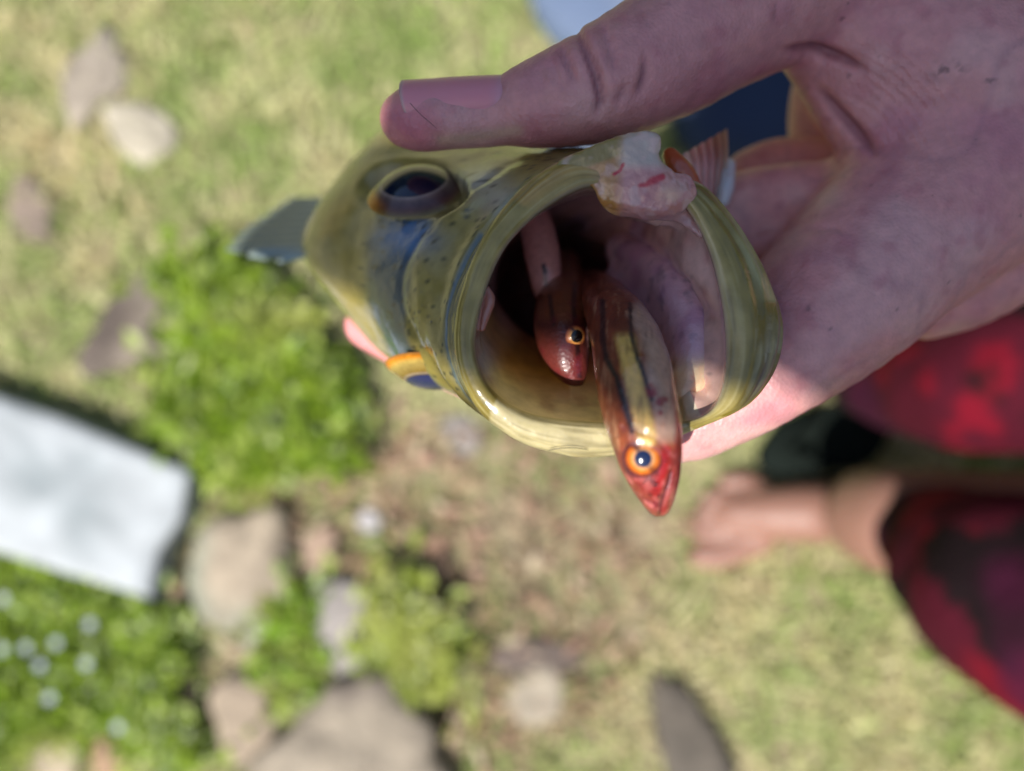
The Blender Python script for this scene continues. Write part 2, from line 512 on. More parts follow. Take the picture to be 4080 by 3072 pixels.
def litter():
    n = 1500
    q = np.stack([rng.uniform(650, 2800, n), rng.uniform(1600, 3150, n)], 1)
    q = q[in_poly(q[:, 0] + rng.normal(0, 50, n), q[:, 1] + rng.normal(0, 50, n), ZONE_DRY)]
    n = len(q); XY = np.array([ground(*p) for p in q])
    P = np.concatenate([XY, rng.uniform(.004, .016, (n, 1))], 1)
    th = rng.uniform(0, 6.28, n); L = rng.uniform(.004, .014, n); w = L * rng.uniform(.12, .5, n)
    d = np.stack([np.cos(th), np.sin(th), rng.normal(0, .25, n)], 1); sd = np.stack([-np.sin(th), np.cos(th), rng.normal(0, .3, n)], 1)
    V = np.stack([P - d * L[:, None], P + sd * w[:, None], P + d * L[:, None], P - sd * w[:, None] + np.array([0, 0, .002])], 1).reshape(-1, 3)
    F = np.arange(4 * n).reshape(-1, 4)
    pal = np.array([lin(200, 166, 146), lin(172, 138, 116), lin(126, 104, 80), lin(86, 72, 54), lin(204, 188, 160), lin(150, 150, 96)])
    c = np.repeat(pal[rng.choice(6, n, p=[.26, .24, .16, .12, .12, .10])], 4, 0)
    o = mesh('leaf_litter', V, F, M_grass, col=c, smooth=False); o['kind'] = 'stuff'
    tag(o, 'dry brown leaf and straw litter on the bare soil patch', 'litter')
litter()

def stone(name, poly, hgt, rgb, label, seed, cat='stone', mat=None, flat=False, group=None, tint=None):
    gz = hgt * .8
    P = catmull(np.array([ground(*p, gz) for p in poly]), 4 if not flat else 6, closed=True) if not flat else \
        np.concatenate([np.linspace(ground(*poly[i], gz), ground(*poly[(i + 1) % len(poly)], gz), 8, endpoint=False) for i in range(len(poly))])
    c = P.mean(0); n = len(P)
    prof = [(1.0, -.012), (1.0, .35), (.97, .75), (.9, .95), (.75, 1.03), (.5, 1.08), (.25, 1.1)] if not flat else \
           [(1.0, -.01), (1.0, .55), (.995, .9), (.975, 1.0), (.8, 1.01), (.5, 1.02), (.2, 1.02)]
    V = []
    for s, z in prof:
        Q = c + (P - c) * s
        V.append(np.concatenate([Q, np.full((n, 1), z * hgt if z > 0 else z)], 1))
    V = np.concatenate(V + [np.array([[c[0], c[1], hgt * (1.1 if not flat else 1.02)]])])
    nz = vnoise(V, 28, seed, 3)
    sz = np.linalg.norm(P - c, axis=1).mean()
    V[:, 2] += nz * hgt * (.22 if not flat else .04) * (V[:, 2] > 0)
    V[:, :2] += (V[:, :2] - c) * (nz * (.24 if not flat else .02))[:, None]
    F = grid_faces(len(prof), n)
    top = len(V) - 1; r = (len(prof) - 1) * n
    T = np.array([[r + i, r + (i + 1) % n, top, top] for i in range(n)])
    tri = np.concatenate([F[:, [0, 1, 2]], F[:, [0, 2, 3]], T[:, :3]])
    col = np.tile(rgb * (.62 if not flat else 1), (len(V), 1)) * (1 + .25 * vnoise(V, 40, seed + 2, 3))[:, None]
    if tint is not None: blend(col, tint * (.62 if not flat else 1), sstep(-.1, .5, vnoise(V, 16, seed + 5, 2)))
    if not flat: V[:, 2] = np.where(V[:, 2] > 0, V[:, 2] * .7, V[:, 2])
    o = mesh(name, V, tri, mat or M_stone, col=col, smooth=True)
    return tag(o, label, cat, group)

stone('paving_slab', [(-260, 1480), (0, 1575), (330, 1690), (770, 1880), (735, 2060), (650, 2190), (615, 2385), (300, 2290), (0, 2195), (-260, 2110)],
      .045, lin(172, 178, 182), 'white-grey concrete slab lying in the green weeds', 1, 'slab', M_slab, flat=True, tint=lin(134, 143, 147))
stone('stone', [(260, 470), (245, 270), (330, 160), (410, 70), (480, 200), (490, 340), (400, 380), (310, 480)], .02, lin(188, 176, 160), 'pale pointed stone in the lawn touching a rounder pale stone', 2, tint=lin(160, 150, 140))
stone('stone', [(390, 420), (560, 415), (680, 470), (690, 580), (600, 650), (500, 625), (430, 530)], .022, lin(205, 196, 176), 'pale rounded stone in the lawn below the pointed pale stone', 3)
stone('stone', [(30, 720), (120, 690), (200, 820), (190, 930), (100, 950), (20, 860)], .018, lin(170, 152, 138), 'small pinkish grey stone alone in the lawn', 4)
stone('stone', [(270, 1460), (380, 1250), (520, 1090), (640, 1040), (680, 1200), (690, 1420), (560, 1440), (430, 1470)], .035, lin(158, 146, 132), 'grey-brown wedge stone beside the tall weed clump', 5, tint=lin(112, 100, 92))
stone('stone', [(740, 2240), (820, 2080), (960, 2030), (1110, 2040), (1140, 2250), (1130, 2430), (1020, 2590), (900, 2560), (760, 2420)], .04, lin(196, 180, 158), 'cream and green tinted stone beside the corner of the white slab', 6, tint=lin(170, 172, 152))
stone('stone', [(1260, 2330), (1400, 2310), (1480, 2400), (1460, 2560), (1410, 2690), (1290, 2690), (1240, 2520)], .03, lin(186, 178, 174), 'lilac-grey pale stone beside the small upright weed', 7)
stone('stone', [(960, 3110), (1130, 2900), (1330, 2720), (1520, 2640), (1640, 2800), (1720, 3000), (1740, 3200), (1300, 3300)], .06, lin(176, 164, 146), 'big tan-grey boulder, largest stone in the yard', 8, tint=lin(140, 128, 118))
stone('stone', [(820, 2800), (900, 2690), (1020, 2700), (1080, 2850), (1090, 2960), (980, 3060), (880, 3080), (850, 2930)], .035, lin(190, 172, 150), 'tan stone touching the big boulder', 9)
stone('stone', [(2040, 2720), (2160, 2650), (2240, 2720), (2230, 2850), (2130, 2900), (2030, 2830)], .018, lin(196, 184, 164), 'pale buff stone in the dry brown grass', 10)
stone('stone', [(1960, 2600), (2100, 2540), (2300, 2570), (2330, 2660), (2180, 2690), (2000, 2680)], .016, lin(120, 106, 98), 'flat dark brown-grey stone touching the pale buff stone', 11)
stone('stone', [(2600, 2740), (2700, 2690), (2790, 2800), (2880, 2960), (2930, 3150), (2750, 3250), (2640, 3000)], .03, lin(112, 104, 94), 'dark grey stone in the dry grass alone', 12)
stone('pebble', [(1420, 2060), (1460, 2025), (1510, 2060), (1500, 2110), (1445, 2115)], .015, lin(208, 204, 206), 'round white pebble on the dry brown soil', 13, 'pebble')
stone('stone', [(1190, 2230), (1230, 2120), (1310, 2090), (1345, 2140), (1290, 2250), (1220, 2300)], .02, lin(200, 172, 150), 'small pinkish tan stone between the cream stone and the pebble', 14)
stone('stone', [(120, 2930), (200, 2880), (290, 2920), (300, 3060), (180, 3150), (110, 3060)], .02, lin(206, 190, 164), 'cream stone half buried in the flowering weed patch', 15)
stone('stone', [(370, 2960), (440, 2910), (510, 2960), (520, 3080), (420, 3130), (350, 3060)], .02, lin(196, 158, 132), 'orange-tan stone half buried in the flowering weed patch', 16)
stone('stone', [(560, 2740), (640, 2660), (760, 2690), (800, 2790), (700, 2830), (600, 2820)], .022, lin(160, 138, 120), 'small brown stone at the edge of the flowering weeds', 17)
stone('stone', [(1760, 1680), (1850, 1650), (1930, 1720), (1900, 1800), (1800, 1790)], .016, lin(178, 170, 164), 'small grey stone in the brown soil beneath the fish', 18)

def flower(px, py, i):
    x, y = ground(px, py, .05)
    root = empty('flower', (x, y, 0))
    V = []; F = []
    for k in range(5):
        a = k * 1.2566 + i; b = len(V)
        for (r, w) in ((.0008, .0008), (.003, .002), (.005, .0012)):
            for sgn in (-1, 1):
                V.append((x + r * math.cos(a) - sgn * w * math.sin(a), y + r * math.sin(a) + sgn * w * math.cos(a), .052 + r * .25))
        F += [(b, b + 1, b + 3, b + 2), (b + 2, b + 3, b + 5, b + 4)]
    mesh('petals', V, F, M_flower, root, np.tile(lin(196, 206, 222), (len(V), 1)))
    SV = [(x + r * math.cos(a), y + r * math.sin(a), z) for z, r in ((0, .001), (.052, .0007)) for a in (0, 2.1, 4.2)]
    mesh('stem', SV, [(a, (a + 1) % 3, 3 + (a + 1) % 3, 3 + a) for a in range(3)], M_flower, root, np.tile(lin(100, 150, 40), (6, 1)))
    tag(root, 'tiny white flower standing in the weed patch below the white slab', 'flower', 'white flowers in the weeds')
for i, p in enumerate([(365, 2485), (230, 2560), (110, 2580), (15, 2585), (165, 2650), (350, 2645), (205, 2780), (475, 2895), (20, 2385)]):
    flower(*p, i)

# ---- blue bag on the grass
def bag():
    root = empty('cloth_bag', (*ground(2600, 150), 0))
    def pad(name, poly, z0, hgt, rgb, seed, tint):
        P = catmull(np.array([ground(*p) for p in poly]), 5, closed=True)
        c = P.mean(0); n = len(P); V = []
        for s, z in [(.94, 0), (1.0, .25), (1.0, .5), (.93, .8), (.75, .97), (.45, 1.05), (.15, 1.08)]:
            V.append(np.concatenate([c + (P - c) * s, np.full((n, 1), z0 + z * hgt)], 1))
        V = np.concatenate(V)
        V[:, 2] += vnoise(V, 13, seed, 3) * hgt * .35
        V[:, 2] = np.maximum(V[:, 2], .001)
        col = np.tile(rgb, (len(V), 1)) * (1 + .2 * vnoise(V, 20, seed + 1, 2))[:, None]
        blend(col, tint, sstep(.1, .5, vnoise(V, 9, seed + 3, 2)) * .5)
        f = grid_faces(7, n); b = 6 * n
        cap = np.array([[b, b + i, b + i + 1, b + i + 1] for i in range(1, n - 1)])[:, :3]
        mesh(name, V, np.concatenate([f[:, :3], f[:, [0, 2, 3]], cap]), M_cloth2, root, col)
    pad('body', [(2640, 500), (2560, -300), (3000, -500), (3500, -300), (3500, 400), (3200, 760), (2850, 720)], .0, .09, lin(30, 48, 78), 3, lin(22, 36, 62))
    pad('flap', [(2120, 60), (2080, -250), (2350, -400), (2760, -200), (2780, 300), (2400, 330), (2230, 230)], .003, .05, lin(96, 112, 140), 5, lin(112, 122, 144))
    pad('strap', [(2130, -40), (2300, 15), (2500, -40), (2500, -120), (2300, -80), (2120, -130)], .055, .015, lin(24, 38, 70), 7, lin(20, 30, 60))
    tag(root, 'soft navy and grey-blue cloth bag lying on the lawn behind the hand', 'bag')
bag()

# ---- black rubber slipper
def slipper():
    root = empty('slipper', (*ground(3260, 1760), 0))
    poly = [(3000, 1830), (3080, 1690), (3260, 1620), (3450, 1640), (3500, 1740), (3420, 1850), (3250, 1880), (3090, 1900)]
    P = catmull(np.array([ground(*p) for p in poly]), 5, closed=True); c = P.mean(0); n = len(P)
    V = np.concatenate([np.concatenate([c + (P - c) * s, np.full((n, 1), z)], 1) for s, z in [(.96, .002), (1, .006), (1, .022), (.96, .026), (.5, .023), (.1, .022)]])
    f = grid_faces(6, n); b = 5 * n
    cap = np.array([[b, b + i, b + i + 1] for i in range(1, n - 1)])
    mesh('sole', V, np.concatenate([f[:, :3], f[:, [0, 2, 3]], cap]), M_rubber, root)
    A, B, T = [np.append(ground(*q), z) for q, z in (((3230, 1640), .02), ((3210, 1880), .02), ((3080, 1790), .024))]
    ch = []
    for E in (A, B):
        ch.append([(*(E * 100), .6), (*((E * .5 + T * .5 + np.array([0, 0, .025])) * 100), .5), (*(T * 100), .5)])
    S, lo = limb_field(ch, .25, .2); Vs, Fs = surface_nets(S, lo, .25)
    mesh('strap', Vs / 100, Fs, M_rubber, root)
    tag(root, 'black rubber slipper on the grass between the red shorts and the bare foot', 'slipper')
slipper()

# ---- unseen hedges added on four sides to block bright horizon in wet reflections
M_hedge = material('hedge_leaf', rough=0.5, translucent=0.2)
def added_hedge(cx, cy, rot, length, label):
    root = empty('added_hedge', (cx, cy, 0))
    R = np.array([[math.cos(rot), -math.sin(rot)], [math.sin(rot), math.cos(rot)]])
    def place(V):
        V = V.copy(); V[:, :2] = V[:, :2] @ R.T + np.array([cx, cy]); return V
    n = 9000
    P = np.stack([rng.uniform(-length / 2, length / 2, n), rng.normal(0, .28, n), rng.uniform(.05, 1, n) ** .8 * 2.9], 1)
    P[:, 2] += vnoise(P, .9, 3, 2) * .35 * (P[:, 2] > 2)
    d = rng.normal(0, 1, (n, 3)); d /= np.linalg.norm(d, axis=1, keepdims=True)
    e = np.cross(d, rng.normal(0, 1, (n, 3))); e /= np.linalg.norm(e, axis=1, keepdims=True)
    L = rng.uniform(.07, .15, (n, 1))
    V = np.stack([P - d * L, P + e * L * .5, P + d * L, P - e * L * .5], 1).reshape(-1, 3)
    c = np.repeat(np.array([lin(60, 84, 36), lin(80, 104, 44), lin(44, 64, 30)])[rng.integers(0, 3, n)], 4, 0)
    f = mesh('foliage', place(V), np.arange(4 * n).reshape(-1, 4), M_hedge, root, c, smooth=False); f['kind'] = 'stuff'
    T = []; F = []
    for k in range(int(length / .6)):
        x = -length / 2 + .3 + k * .6; b = len(T)
        for z, r in ((-.02, .035), (1.2, .025), (2.4, .012)):
            for a in range(6): T.append((x + .04 * math.sin(k + z) + r * math.cos(a * 1.047), r * math.sin(a * 1.047), z))
        F += [(b + q * 6 + a, b + q * 6 + (a + 1) % 6, b + q * 6 + 6 + (a + 1) % 6, b + q * 6 + 6 + a) for q in range(2) for a in range(6)]
    t = mesh('stems', place(np.array(T)), F, M_hedge, root, np.tile(lin(84, 68, 50), (len(T), 1))); t['kind'] = 'stuff'
    tag(root, label, 'added_hedge')
added_hedge(-4.0, 0, math.pi / 2, 9, 'unseen dark foliage added along the slab side to dim reflections')
added_hedge(4.2, 0, math.pi / 2, 9, 'unseen dark foliage added behind the person to dim reflections')
added_hedge(0, 4.4, 0, 8, 'unseen dark foliage added beyond the blue bag to dim reflections')
added_hedge(0, -4.2, 0, 8, 'unseen dark foliage added on the boulder side to dim reflections')

# ---- unseen plant added as sun blocker; leaf outline cut to the wanted shade
def shade_blocker():
    uv = [(-9.4, -5.7), (-6.5, -5.5), (-4.2, -5.4), (-2.9, -5.75), (-.6, -5.9), (.6, -6.6), (1.4, -7.5), (5, -9.2), (11, -10), (17, -9), (20, -2), (18, 7), (9, 11.5), (-2, 10), (-8, 7), (-10, 3.5), (-9.7, -.2), (-14.5, -1.0), (-15, -4.4), (-11.5, -5.0)]
    Z = 72.0
    P = catmull(np.array(uv, float), 6, closed=True); c = P.mean(0); n = len(P)
    sx, sy = SUN_C[0], SUN_C[1]
    V = []
    rings = [1, .8, .6, .4, .2, .0005]
    for s in rings:
        Q = c + (P - c) * s
        z = Z - 3.0 * s ** 2 + .8 * np.cos(np.arange(n) / n * 2 * np.pi * 7) * s ** 2
        V.append(np.stack([Q[:, 0] + sx * z, Q[:, 1] + sy * z, z], 1))
    V = np.concatenate(V)
    V2 = np.concatenate([V, V - np.array([0, 0, .12])])
    f = grid_faces(len(rings), n); m = len(V)
    edge = np.array([[i, m + i, m + (i + 1) % n, (i + 1) % n] for i in range(n)])
    F = np.concatenate([f, f[:, ::-1] + m, edge])
    base = np.array([.42, 1.05, 0])
    root = empty('added_shade_plant', base)
    col = np.tile(lin(70, 120, 50), (len(V2), 1))
    mesh('blocker_blade', to_world(V2), F, M_blocker, root, col)
    top = to_world(np.array([[c[0] + sx * (Z - 1), c[1] + sy * (Z - 1), Z - .6]]))[0]
    ctl = catmull(np.array([base, base * .85 + top * .15 + np.array([.03, .06, .35]), base * .5 + top * .5 + np.array([.0, .08, .55]), top]), 8)
    chn = [(*(p * 100), 1.1 - .8 * i / len(ctl)) for i, p in enumerate(ctl)]
    S, lo = limb_field([chn], .4, .2, sub=1); Vs, Fs = surface_nets(S, lo, .4)
    mesh('blocker_stalk', Vs / 100, Fs, M_blocker, root, np.tile(lin(90, 130, 60), (len(Vs), 1)))
    tag(root, 'unseen broad-leaved plant added to block the sun over the fish', 'plant')
shade_blocker()

# ================================================================ the big fish
BR = (*ground(1700, 1100), .35)
fish = empty('fish', to_world(C3(1700, 1000, 30)[None])[0])
tag(fish, 'large olive green fish with gaping mouth full of small fish', 'fish')

# sections from deep in the throat, out over the lips, back over the head to the tail; 12 points each:
# top hinge, top-left, left-top, left (back of the fish), left-bottom, bottom-left, bottom, bottom-right, right-bottom, right (chin), right-top, top-right
def ell(cx, cy, rx, ry, D, sk=0):
    out = []
    for k in range(12):
        a = math.radians(90 + 30 * k)
        out.append((cx + rx * math.cos(a), cy - ry * math.sin(a), D + sk * math.cos(a)))
    return out
SEC = [
    ell(2180, 1170, 40, 40, 26),
    ell(2190, 1170, 150, 160, 25),
    ell(2230, 1180, 270, 280, 22.5),
    [(2400, 790, 19.5), (2240, 800, 19.5), (2030, 930, 19.5), (1980, 1190, 19.8), (2060, 1300, 19.8), (2170, 1370, 19.8), (2330, 1400, 19.8), (2480, 1390, 19.8), (2590, 1400, 19.6), (2620, 1230, 19.8), (2600, 1020, 19.8), (2540, 850, 19.8)],
    [(2480, 800, 17.2), (2300, 790, 17.2), (2025, 950, 17.2), (1925, 1260, 17.2), (1990, 1420, 17.1), (2130, 1515, 17.0), (2380, 1550, 17.0), (2620, 1550, 17.1), (2750, 1530, 17), (2790, 1330, 17.2), (2750, 1030, 17.2), (2640, 850, 17.2)],
    [(2550, 835, 15.75), (2325, 765, 15.7), (2032, 965, 15.7), (1905, 1293, 15.45), (1936, 1502, 15.4), (2102, 1632, 15.35), (2400, 1672, 15.3), (2685, 1674, 15.4), (2838, 1604, 15.5), (2880, 1370, 15.6), (2822, 1030, 15.65), (2700, 820, 15.7)],
    [(2565, 805, 15.3), (2320, 735, 15.0), (2022, 962, 14.95), (1896, 1294, 14.75), (1929, 1512, 14.7), (2096, 1648, 14.68), (2400, 1690, 14.7), (2690, 1688, 14.9), (2858, 1610, 15.0), (2905, 1370, 15.05), (2848, 1030, 15.1), (2715, 800, 15.15)],
    [(2600, 755, 15.15), (2275, 680, 14.9), (1955, 955, 14.85), (1842, 1298, 14.65), (1893, 1550, 14.6), (2085, 1715, 14.6), (2405, 1768, 14.65), (2702, 1718, 14.85), (2935, 1615, 14.95), (3010, 1365, 14.95), (2945, 1040, 15.05), (2760, 770, 15.1)],
    [(2640, 700, 15.25), (2252, 637, 15.1), (1930, 945, 15.05), (1813, 1300, 14.85), (1878, 1585, 14.8), (2085, 1764, 14.8), (2408, 1816, 14.85), (2713, 1737, 15.1), (2992, 1602, 15.3), (3108, 1360, 15.4), (3045, 1060, 15.4), (2842, 772, 15.4)],
    [(2640, 695, 15.6), (2245, 638, 15.5), (1928, 940, 15.45), (1806, 1295, 15.2), (1872, 1580, 15.2), (2085, 1762, 15.2), (2408, 1812, 15.2), (2710, 1730, 15.5), (2990, 1595, 15.8), (3095, 1355, 15.9), (3030, 1065, 15.9), (2830, 780, 15.9)],
    [(2630, 690, 16), (2240, 650, 15.8), (1935, 935, 15.9), (1788, 1270, 15.75), (1855, 1560, 15.75), (2085, 1745, 15.8), (2400, 1790, 15.8), (2700, 1710, 16), (2960, 1570, 16.4), (3060, 1350, 16.5), (3000, 1070, 16.5), (2800, 790, 16.4)],
    [(2600, 670, 16.5), (2220, 640, 16.1), (1900, 900, 16.1), (1762, 1230, 15.9), (1810, 1520, 16), (2050, 1720, 16.2), (2390, 1760, 16.2), (2700, 1680, 16.6), (2930, 1540, 17), (3030, 1330, 17.1), (2960, 1060, 17.1), (2780, 790, 17)],
    [(2520, 620, 17.4), (2140, 612, 17.1), (1800, 830, 16.9), (1650, 1170, 16.75), (1720, 1450, 16.9), (1950, 1640, 17.2), (2350, 1680, 17.4), (2700, 1600, 17.8), (2880, 1450, 18), (2950, 1300, 18.2), (2880, 1050, 18.2), (2700, 780, 18)],
    [(2400, 580, 18.8), (1950, 592, 18.7), (1650, 860, 17.9), (1560, 1140, 17.7), (1600, 1400, 17.9), (1780, 1540, 18.6), (2250, 1600, 19.2), (2600, 1520, 19.5), (2780, 1400, 19.6), (2850, 1250, 19.6), (2780, 1000, 19.5), (2600, 750, 19.2)],
    [(2250, 540, 20.3), (1760, 570, 20.2), (1510, 790, 19.5), (1420, 1060, 19.3), (1500, 1320, 19.5), (1610, 1460, 20), (2050, 1540, 20.8), (2450, 1480, 21), (2620, 1370, 21), (2680, 1200, 21), (2620, 980, 21), (2480, 740, 20.7)],
    [(2000, 430, 22.5), (1610, 465, 22.4), (1350, 705, 22), (1208, 975, 22), (1325, 1185, 22), (1520, 1370, 22.3), (1900, 1440, 23), (2250, 1410, 23.5), (2400, 1300, 23.5), (2450, 1150, 23.5), (2380, 950, 23.5), (2200, 600, 23)],
    [(1800, 560, 28), (1560, 610, 27.5), (1370, 770, 27), (1255, 960, 27), (1350, 1130, 27), (1520, 1280, 27.5), (1750, 1330, 28), (1980, 1290, 28.5), (2100, 1200, 28.5), (2130, 1080, 28.5), (2080, 900, 28.5), (1960, 650, 28.5)],
    ell(1640, 980, 240, 190, 34),
    ell(1620, 990, 130, 80, 39),
    ell(1620, 990, 125, 30, 43),
    ell(1620, 990, 20, 6, 43.6),
]
NB, NS = 20, 10
CR = np.array([[C3(*p) for p in s] for s in SEC])                 # S x 12 x 3
rows = np.stack([catmull(s, NB, closed=True) for s in CR])         # S x N x 3
N_AR = rows.shape[1]
body = catmull(rows.reshape(len(SEC), -1), NS).reshape(-1, N_AR, 3)
R_AR = body.shape[0]
sec_par = np.repeat(np.arange(R_AR) / NS, N_AR)
ang_par = np.tile(np.arange(N_AR) / NB, R_AR)                      # 0..12
BV = body.reshape(-1, 3)
BF = grid_faces(R_AR, N_AR)
BN = normals(BV, BF)
px, py, dd = to_px(BV)
# make sure normals point outwards (out of the flesh)
iL = int((8 * NS) * N_AR + 3 * NB)
# --- relief
outer = sec_par > 9.0
inner = sec_par < 5.3
sgn = 1.0 if BN[int((15 * NS) * N_AR + 3 * NB)][0] < 0 else -1.0
BN *= sgn
disp = np.zeros(len(BV))
fold = vnoise(BV, .9, 21, 3)
right_wall = inner & (ang_par > 7.2) & (ang_par < 11.6)
disp += np.where(inner, fold * .10, 0) * sstep(5.3, 4.2, sec_par)
# lumpy folds of the mouth lining on the chin side
lob = np.abs(np.sin(ang_par * 2.6 + sec_par * .8 + fold * 1.2))
disp += np.where(right_wall, (lob * .32 + .12) * sstep(5.2, 4.4, sec_par) * sstep(1.2, 2.5, sec_par), 0)
# rings along the lip
lipr = sstep(6.0, 6.6, sec_par) * sstep(9.4, 8.6, sec_par)
disp += lipr * (vnoise(BV * np.array([1, 1, .6]), .7, 4, 2) * .07 + vnoise(BV, 2.6, 6, 2) * .02)
disp -= np.where((ang_par > 1.2) & (ang_par < 6.5), np.exp(-((sec_par - 7.55 - .12 * np.sin(ang_par * 2.3)) / .09) ** 2) * .035, 0)
disp += np.where((ang_par > 1.5) & (ang_par < 5.2), np.exp(-((sec_par - 11.3) / .35) ** 2) * .10 * np.sin(ang_par * 1.9), 0)
disp -= np.where(outer & (ang_par > 1.2) & (ang_par < 4.6), np.exp(-((sec_par - 12.3 - .35 * np.sin(ang_par * 2.6 + .5)) / .12) ** 2) * .05, 0)
# two grooves on the chin-side lip
for a0, w, am in ((7.2, .10, .05), (8.1, .12, .06), (7.65, .08, .03)):
    disp -= np.where((ang_par > 6.4) & (ang_par < 12), np.exp(-((sec_par - a0 - .15 * np.sin(ang_par * 2)) / w) ** 2) * am, 0)
# eye sockets: skin dips where the eyeballs sit
d1 = np.hypot((px - 1655) / 215, (py - 758) / 118)
skin1 = outer & (dd < 21.5) & (ang_par < 4.5)
disp -= np.where(skin1, .75 * sstep(1.02, .6, d1), 0)
disp += np.where(skin1, .05 * np.exp(-((d1 - 1.06) / .13) ** 2), 0)
# snout wrinkles and fine skin relief
disp += np.where(outer, vnoise(BV, 2.2, 31, 3) * .035, 0)
wr = np.exp(-((px - 1670) / 80) ** 2) * sstep(1000, 1150, py) * sstep(1480, 1380, py)
disp += np.where(outer, np.sin(px * .11 + fold * 4) * .012 * wr, 0)
BV = BV + BN * disp[:, None]
px, py, dd = to_px(BV)

# --- colours
n1 = vnoise(BV, 1.1, 2, 3); n2 = vnoise(BV, 5, 3, 3)
olive = lin(150, 136, 66); olive_d = lin(84, 76, 48); teal = lin(60, 84, 92); cream = lin(214, 200, 160)
colr = np.tile(olive, (len(BV), 1))
# outside of head
blend(colr, lin(160, 150, 104), sstep(-.1, .5, n1) * .7)
blend(colr, olive_d, sstep(.1, .6, n2) * .35)
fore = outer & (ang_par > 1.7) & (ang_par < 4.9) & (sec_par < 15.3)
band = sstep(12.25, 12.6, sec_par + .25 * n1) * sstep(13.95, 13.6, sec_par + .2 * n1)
blend(colr, lin(42, 72, 94), np.where(fore, band * sstep(1.75, 2.1, ang_par) * sstep(4.9, 4.3, ang_par) * .95, 0))  # teal forehead skin; blue of the sky reflection put into its colour
blend(colr, lin(70, 120, 178), np.where(fore, np.exp(-((px - 1620) / 120) ** 2 - ((py - 940) / 75) ** 2) * .9, 0))  # bluer patch, sky mirrored on the forehead painted as colour
blend(colr, lin(190, 205, 205), np.where(outer, np.exp(-((px - 1900) / 90) ** 2 - ((py - 700) / 60) ** 2) * .7, 0))  # painted white-blue sky reflection on the upper cheek
blend(colr, lin(176, 178, 165), np.where(outer, np.exp(-((px - 2000) / 110) ** 2 - ((py - 800) / 70) ** 2) * .7, 0))  # second pale reflection patch painted into the cheek colour
blend(colr, lin(170, 140, 60), np.where(outer & (sec_par > 14.3), sstep(.1, .5, vnoise(BV, .8, 41, 2)) * .5, 0))
bands = np.sin(sec_par * 4.2 + n1 * 1.6)
blend(colr, lin(70, 84, 70), np.where(outer & (sec_par > 14.2), sstep(.3, .9, bands) * .55, 0))
# speckle
sp = vnoise(BV, 14, 17, 1)
blend(colr, lin(40, 46, 44), np.where(outer & (sec_par < 14), sstep(.52, .64, sp) * .8, 0))
# lips
lipw = sstep(5.4, 5.9, sec_par) * sstep(10.4, 9.7, sec_par)
lipc = np.tile(lin(148, 132, 62), (len(BV), 1))
blend(lipc, lin(166, 150, 84), sstep(-.2, .5, n1))
blend(lipc, lin(112, 96, 14), np.where(ang_par > 7.6, sstep(6.5, 7.3, sec_par) * sstep(-.5, .1, n1) * .9, 0))
blend(lipc, lin(176, 172, 120), np.where((ang_par > 9.5) & (ang_par < 11.9), np.exp(-((sec_par - 7.9 - .3 * np.sin(ang_par * 3)) / .3) ** 2) * .8, 0))  # painted pale streaks of sky reflection on the chin-side lip
blend(lipc, lin(52, 74, 96), np.where((ang_par > 7.6) & (ang_par < 9.4), np.exp(-((sec_par - 7.6) / .45) ** 2 - ((ang_par - 8.5) / .5) ** 2) * .8, 0))  # blue sky reflection painted onto the lower chin-side lip
blend(lipc, lin(186, 150, 74), np.where((ang_par < 1.6) | (ang_par > 11.8), sstep(6.0, 7.2, sec_par) * sstep(8.2, 7.4, sec_par) * .9, 0))
blend(lipc, lin(216, 204, 160), np.where((ang_par > 4.4) & (ang_par < 7.2), .75, 0))
blend(lipc, lin(190, 150, 60), np.where((ang_par > 5.6) & (ang_par < 7.0), sstep(7.7, 8.3, sec_par) * .5 * sstep(-.2, .4, n2), 0))
blend(lipc, lin(226, 220, 196), sstep(6.35, 5.6, sec_par) * .8)
blend(lipc, lin(206, 146, 140), np.where((ang_par < .9) | (ang_par > 11.2), np.exp(-(np.minimum(ang_par, 12 - ang_par) / .62) ** 4), 0))
streak = vnoise(np.stack([ang_par * 1.4, sec_par * 7, np.zeros(len(BV))], 1), 1.0, 33, 3)
blend(lipc, lin(104, 92, 40), sstep(.1, .5, streak) * .45)
blend(lipc, lin(196, 184, 128), sstep(.15, .55, -streak) * .4)
w = lipw[:, None]
colr = colr * (1 - w) + lipc * w
blend(colr, lin(84, 108, 118), np.where((ang_par > 2) & (ang_par < 5), np.exp(-((sec_par - 10.4) / .35) ** 2) * .85, 0))
blend(colr, lin(60, 56, 40), np.where((ang_par > 2.2) & (ang_par < 4.8), np.exp(-((sec_par - 9.7) / .2) ** 2) * .6, 0))
# mouth lining
inw = sstep(5.7, 5.2, sec_par)
inc = np.tile(lin(222, 168, 164), (len(BV), 1))
blend(inc, lin(196, 160, 190), np.where(ang_par > 8, sstep(-.3, .3, vnoise(BV, 1.0, 44, 2)) * .7, 0))
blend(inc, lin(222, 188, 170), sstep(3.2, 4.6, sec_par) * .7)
blend(inc, lin(240, 228, 200), np.where((ang_par > 3.2) & (ang_par < 7.6), sstep(3.6, 4.6, sec_par) * .9, 0))  # cream membrane, its colour lifted to stand in for sunlit glow
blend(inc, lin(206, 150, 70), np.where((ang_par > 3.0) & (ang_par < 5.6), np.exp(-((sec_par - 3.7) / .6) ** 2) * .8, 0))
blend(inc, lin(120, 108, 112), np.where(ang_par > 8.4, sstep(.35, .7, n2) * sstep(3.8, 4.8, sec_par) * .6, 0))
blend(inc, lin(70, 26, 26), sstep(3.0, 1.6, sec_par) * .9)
blend(inc, lin(150, 60, 66), sstep(.2, .6, vnoise(BV, 2.5, 50, 2)) * .3)
w = inw[:, None]
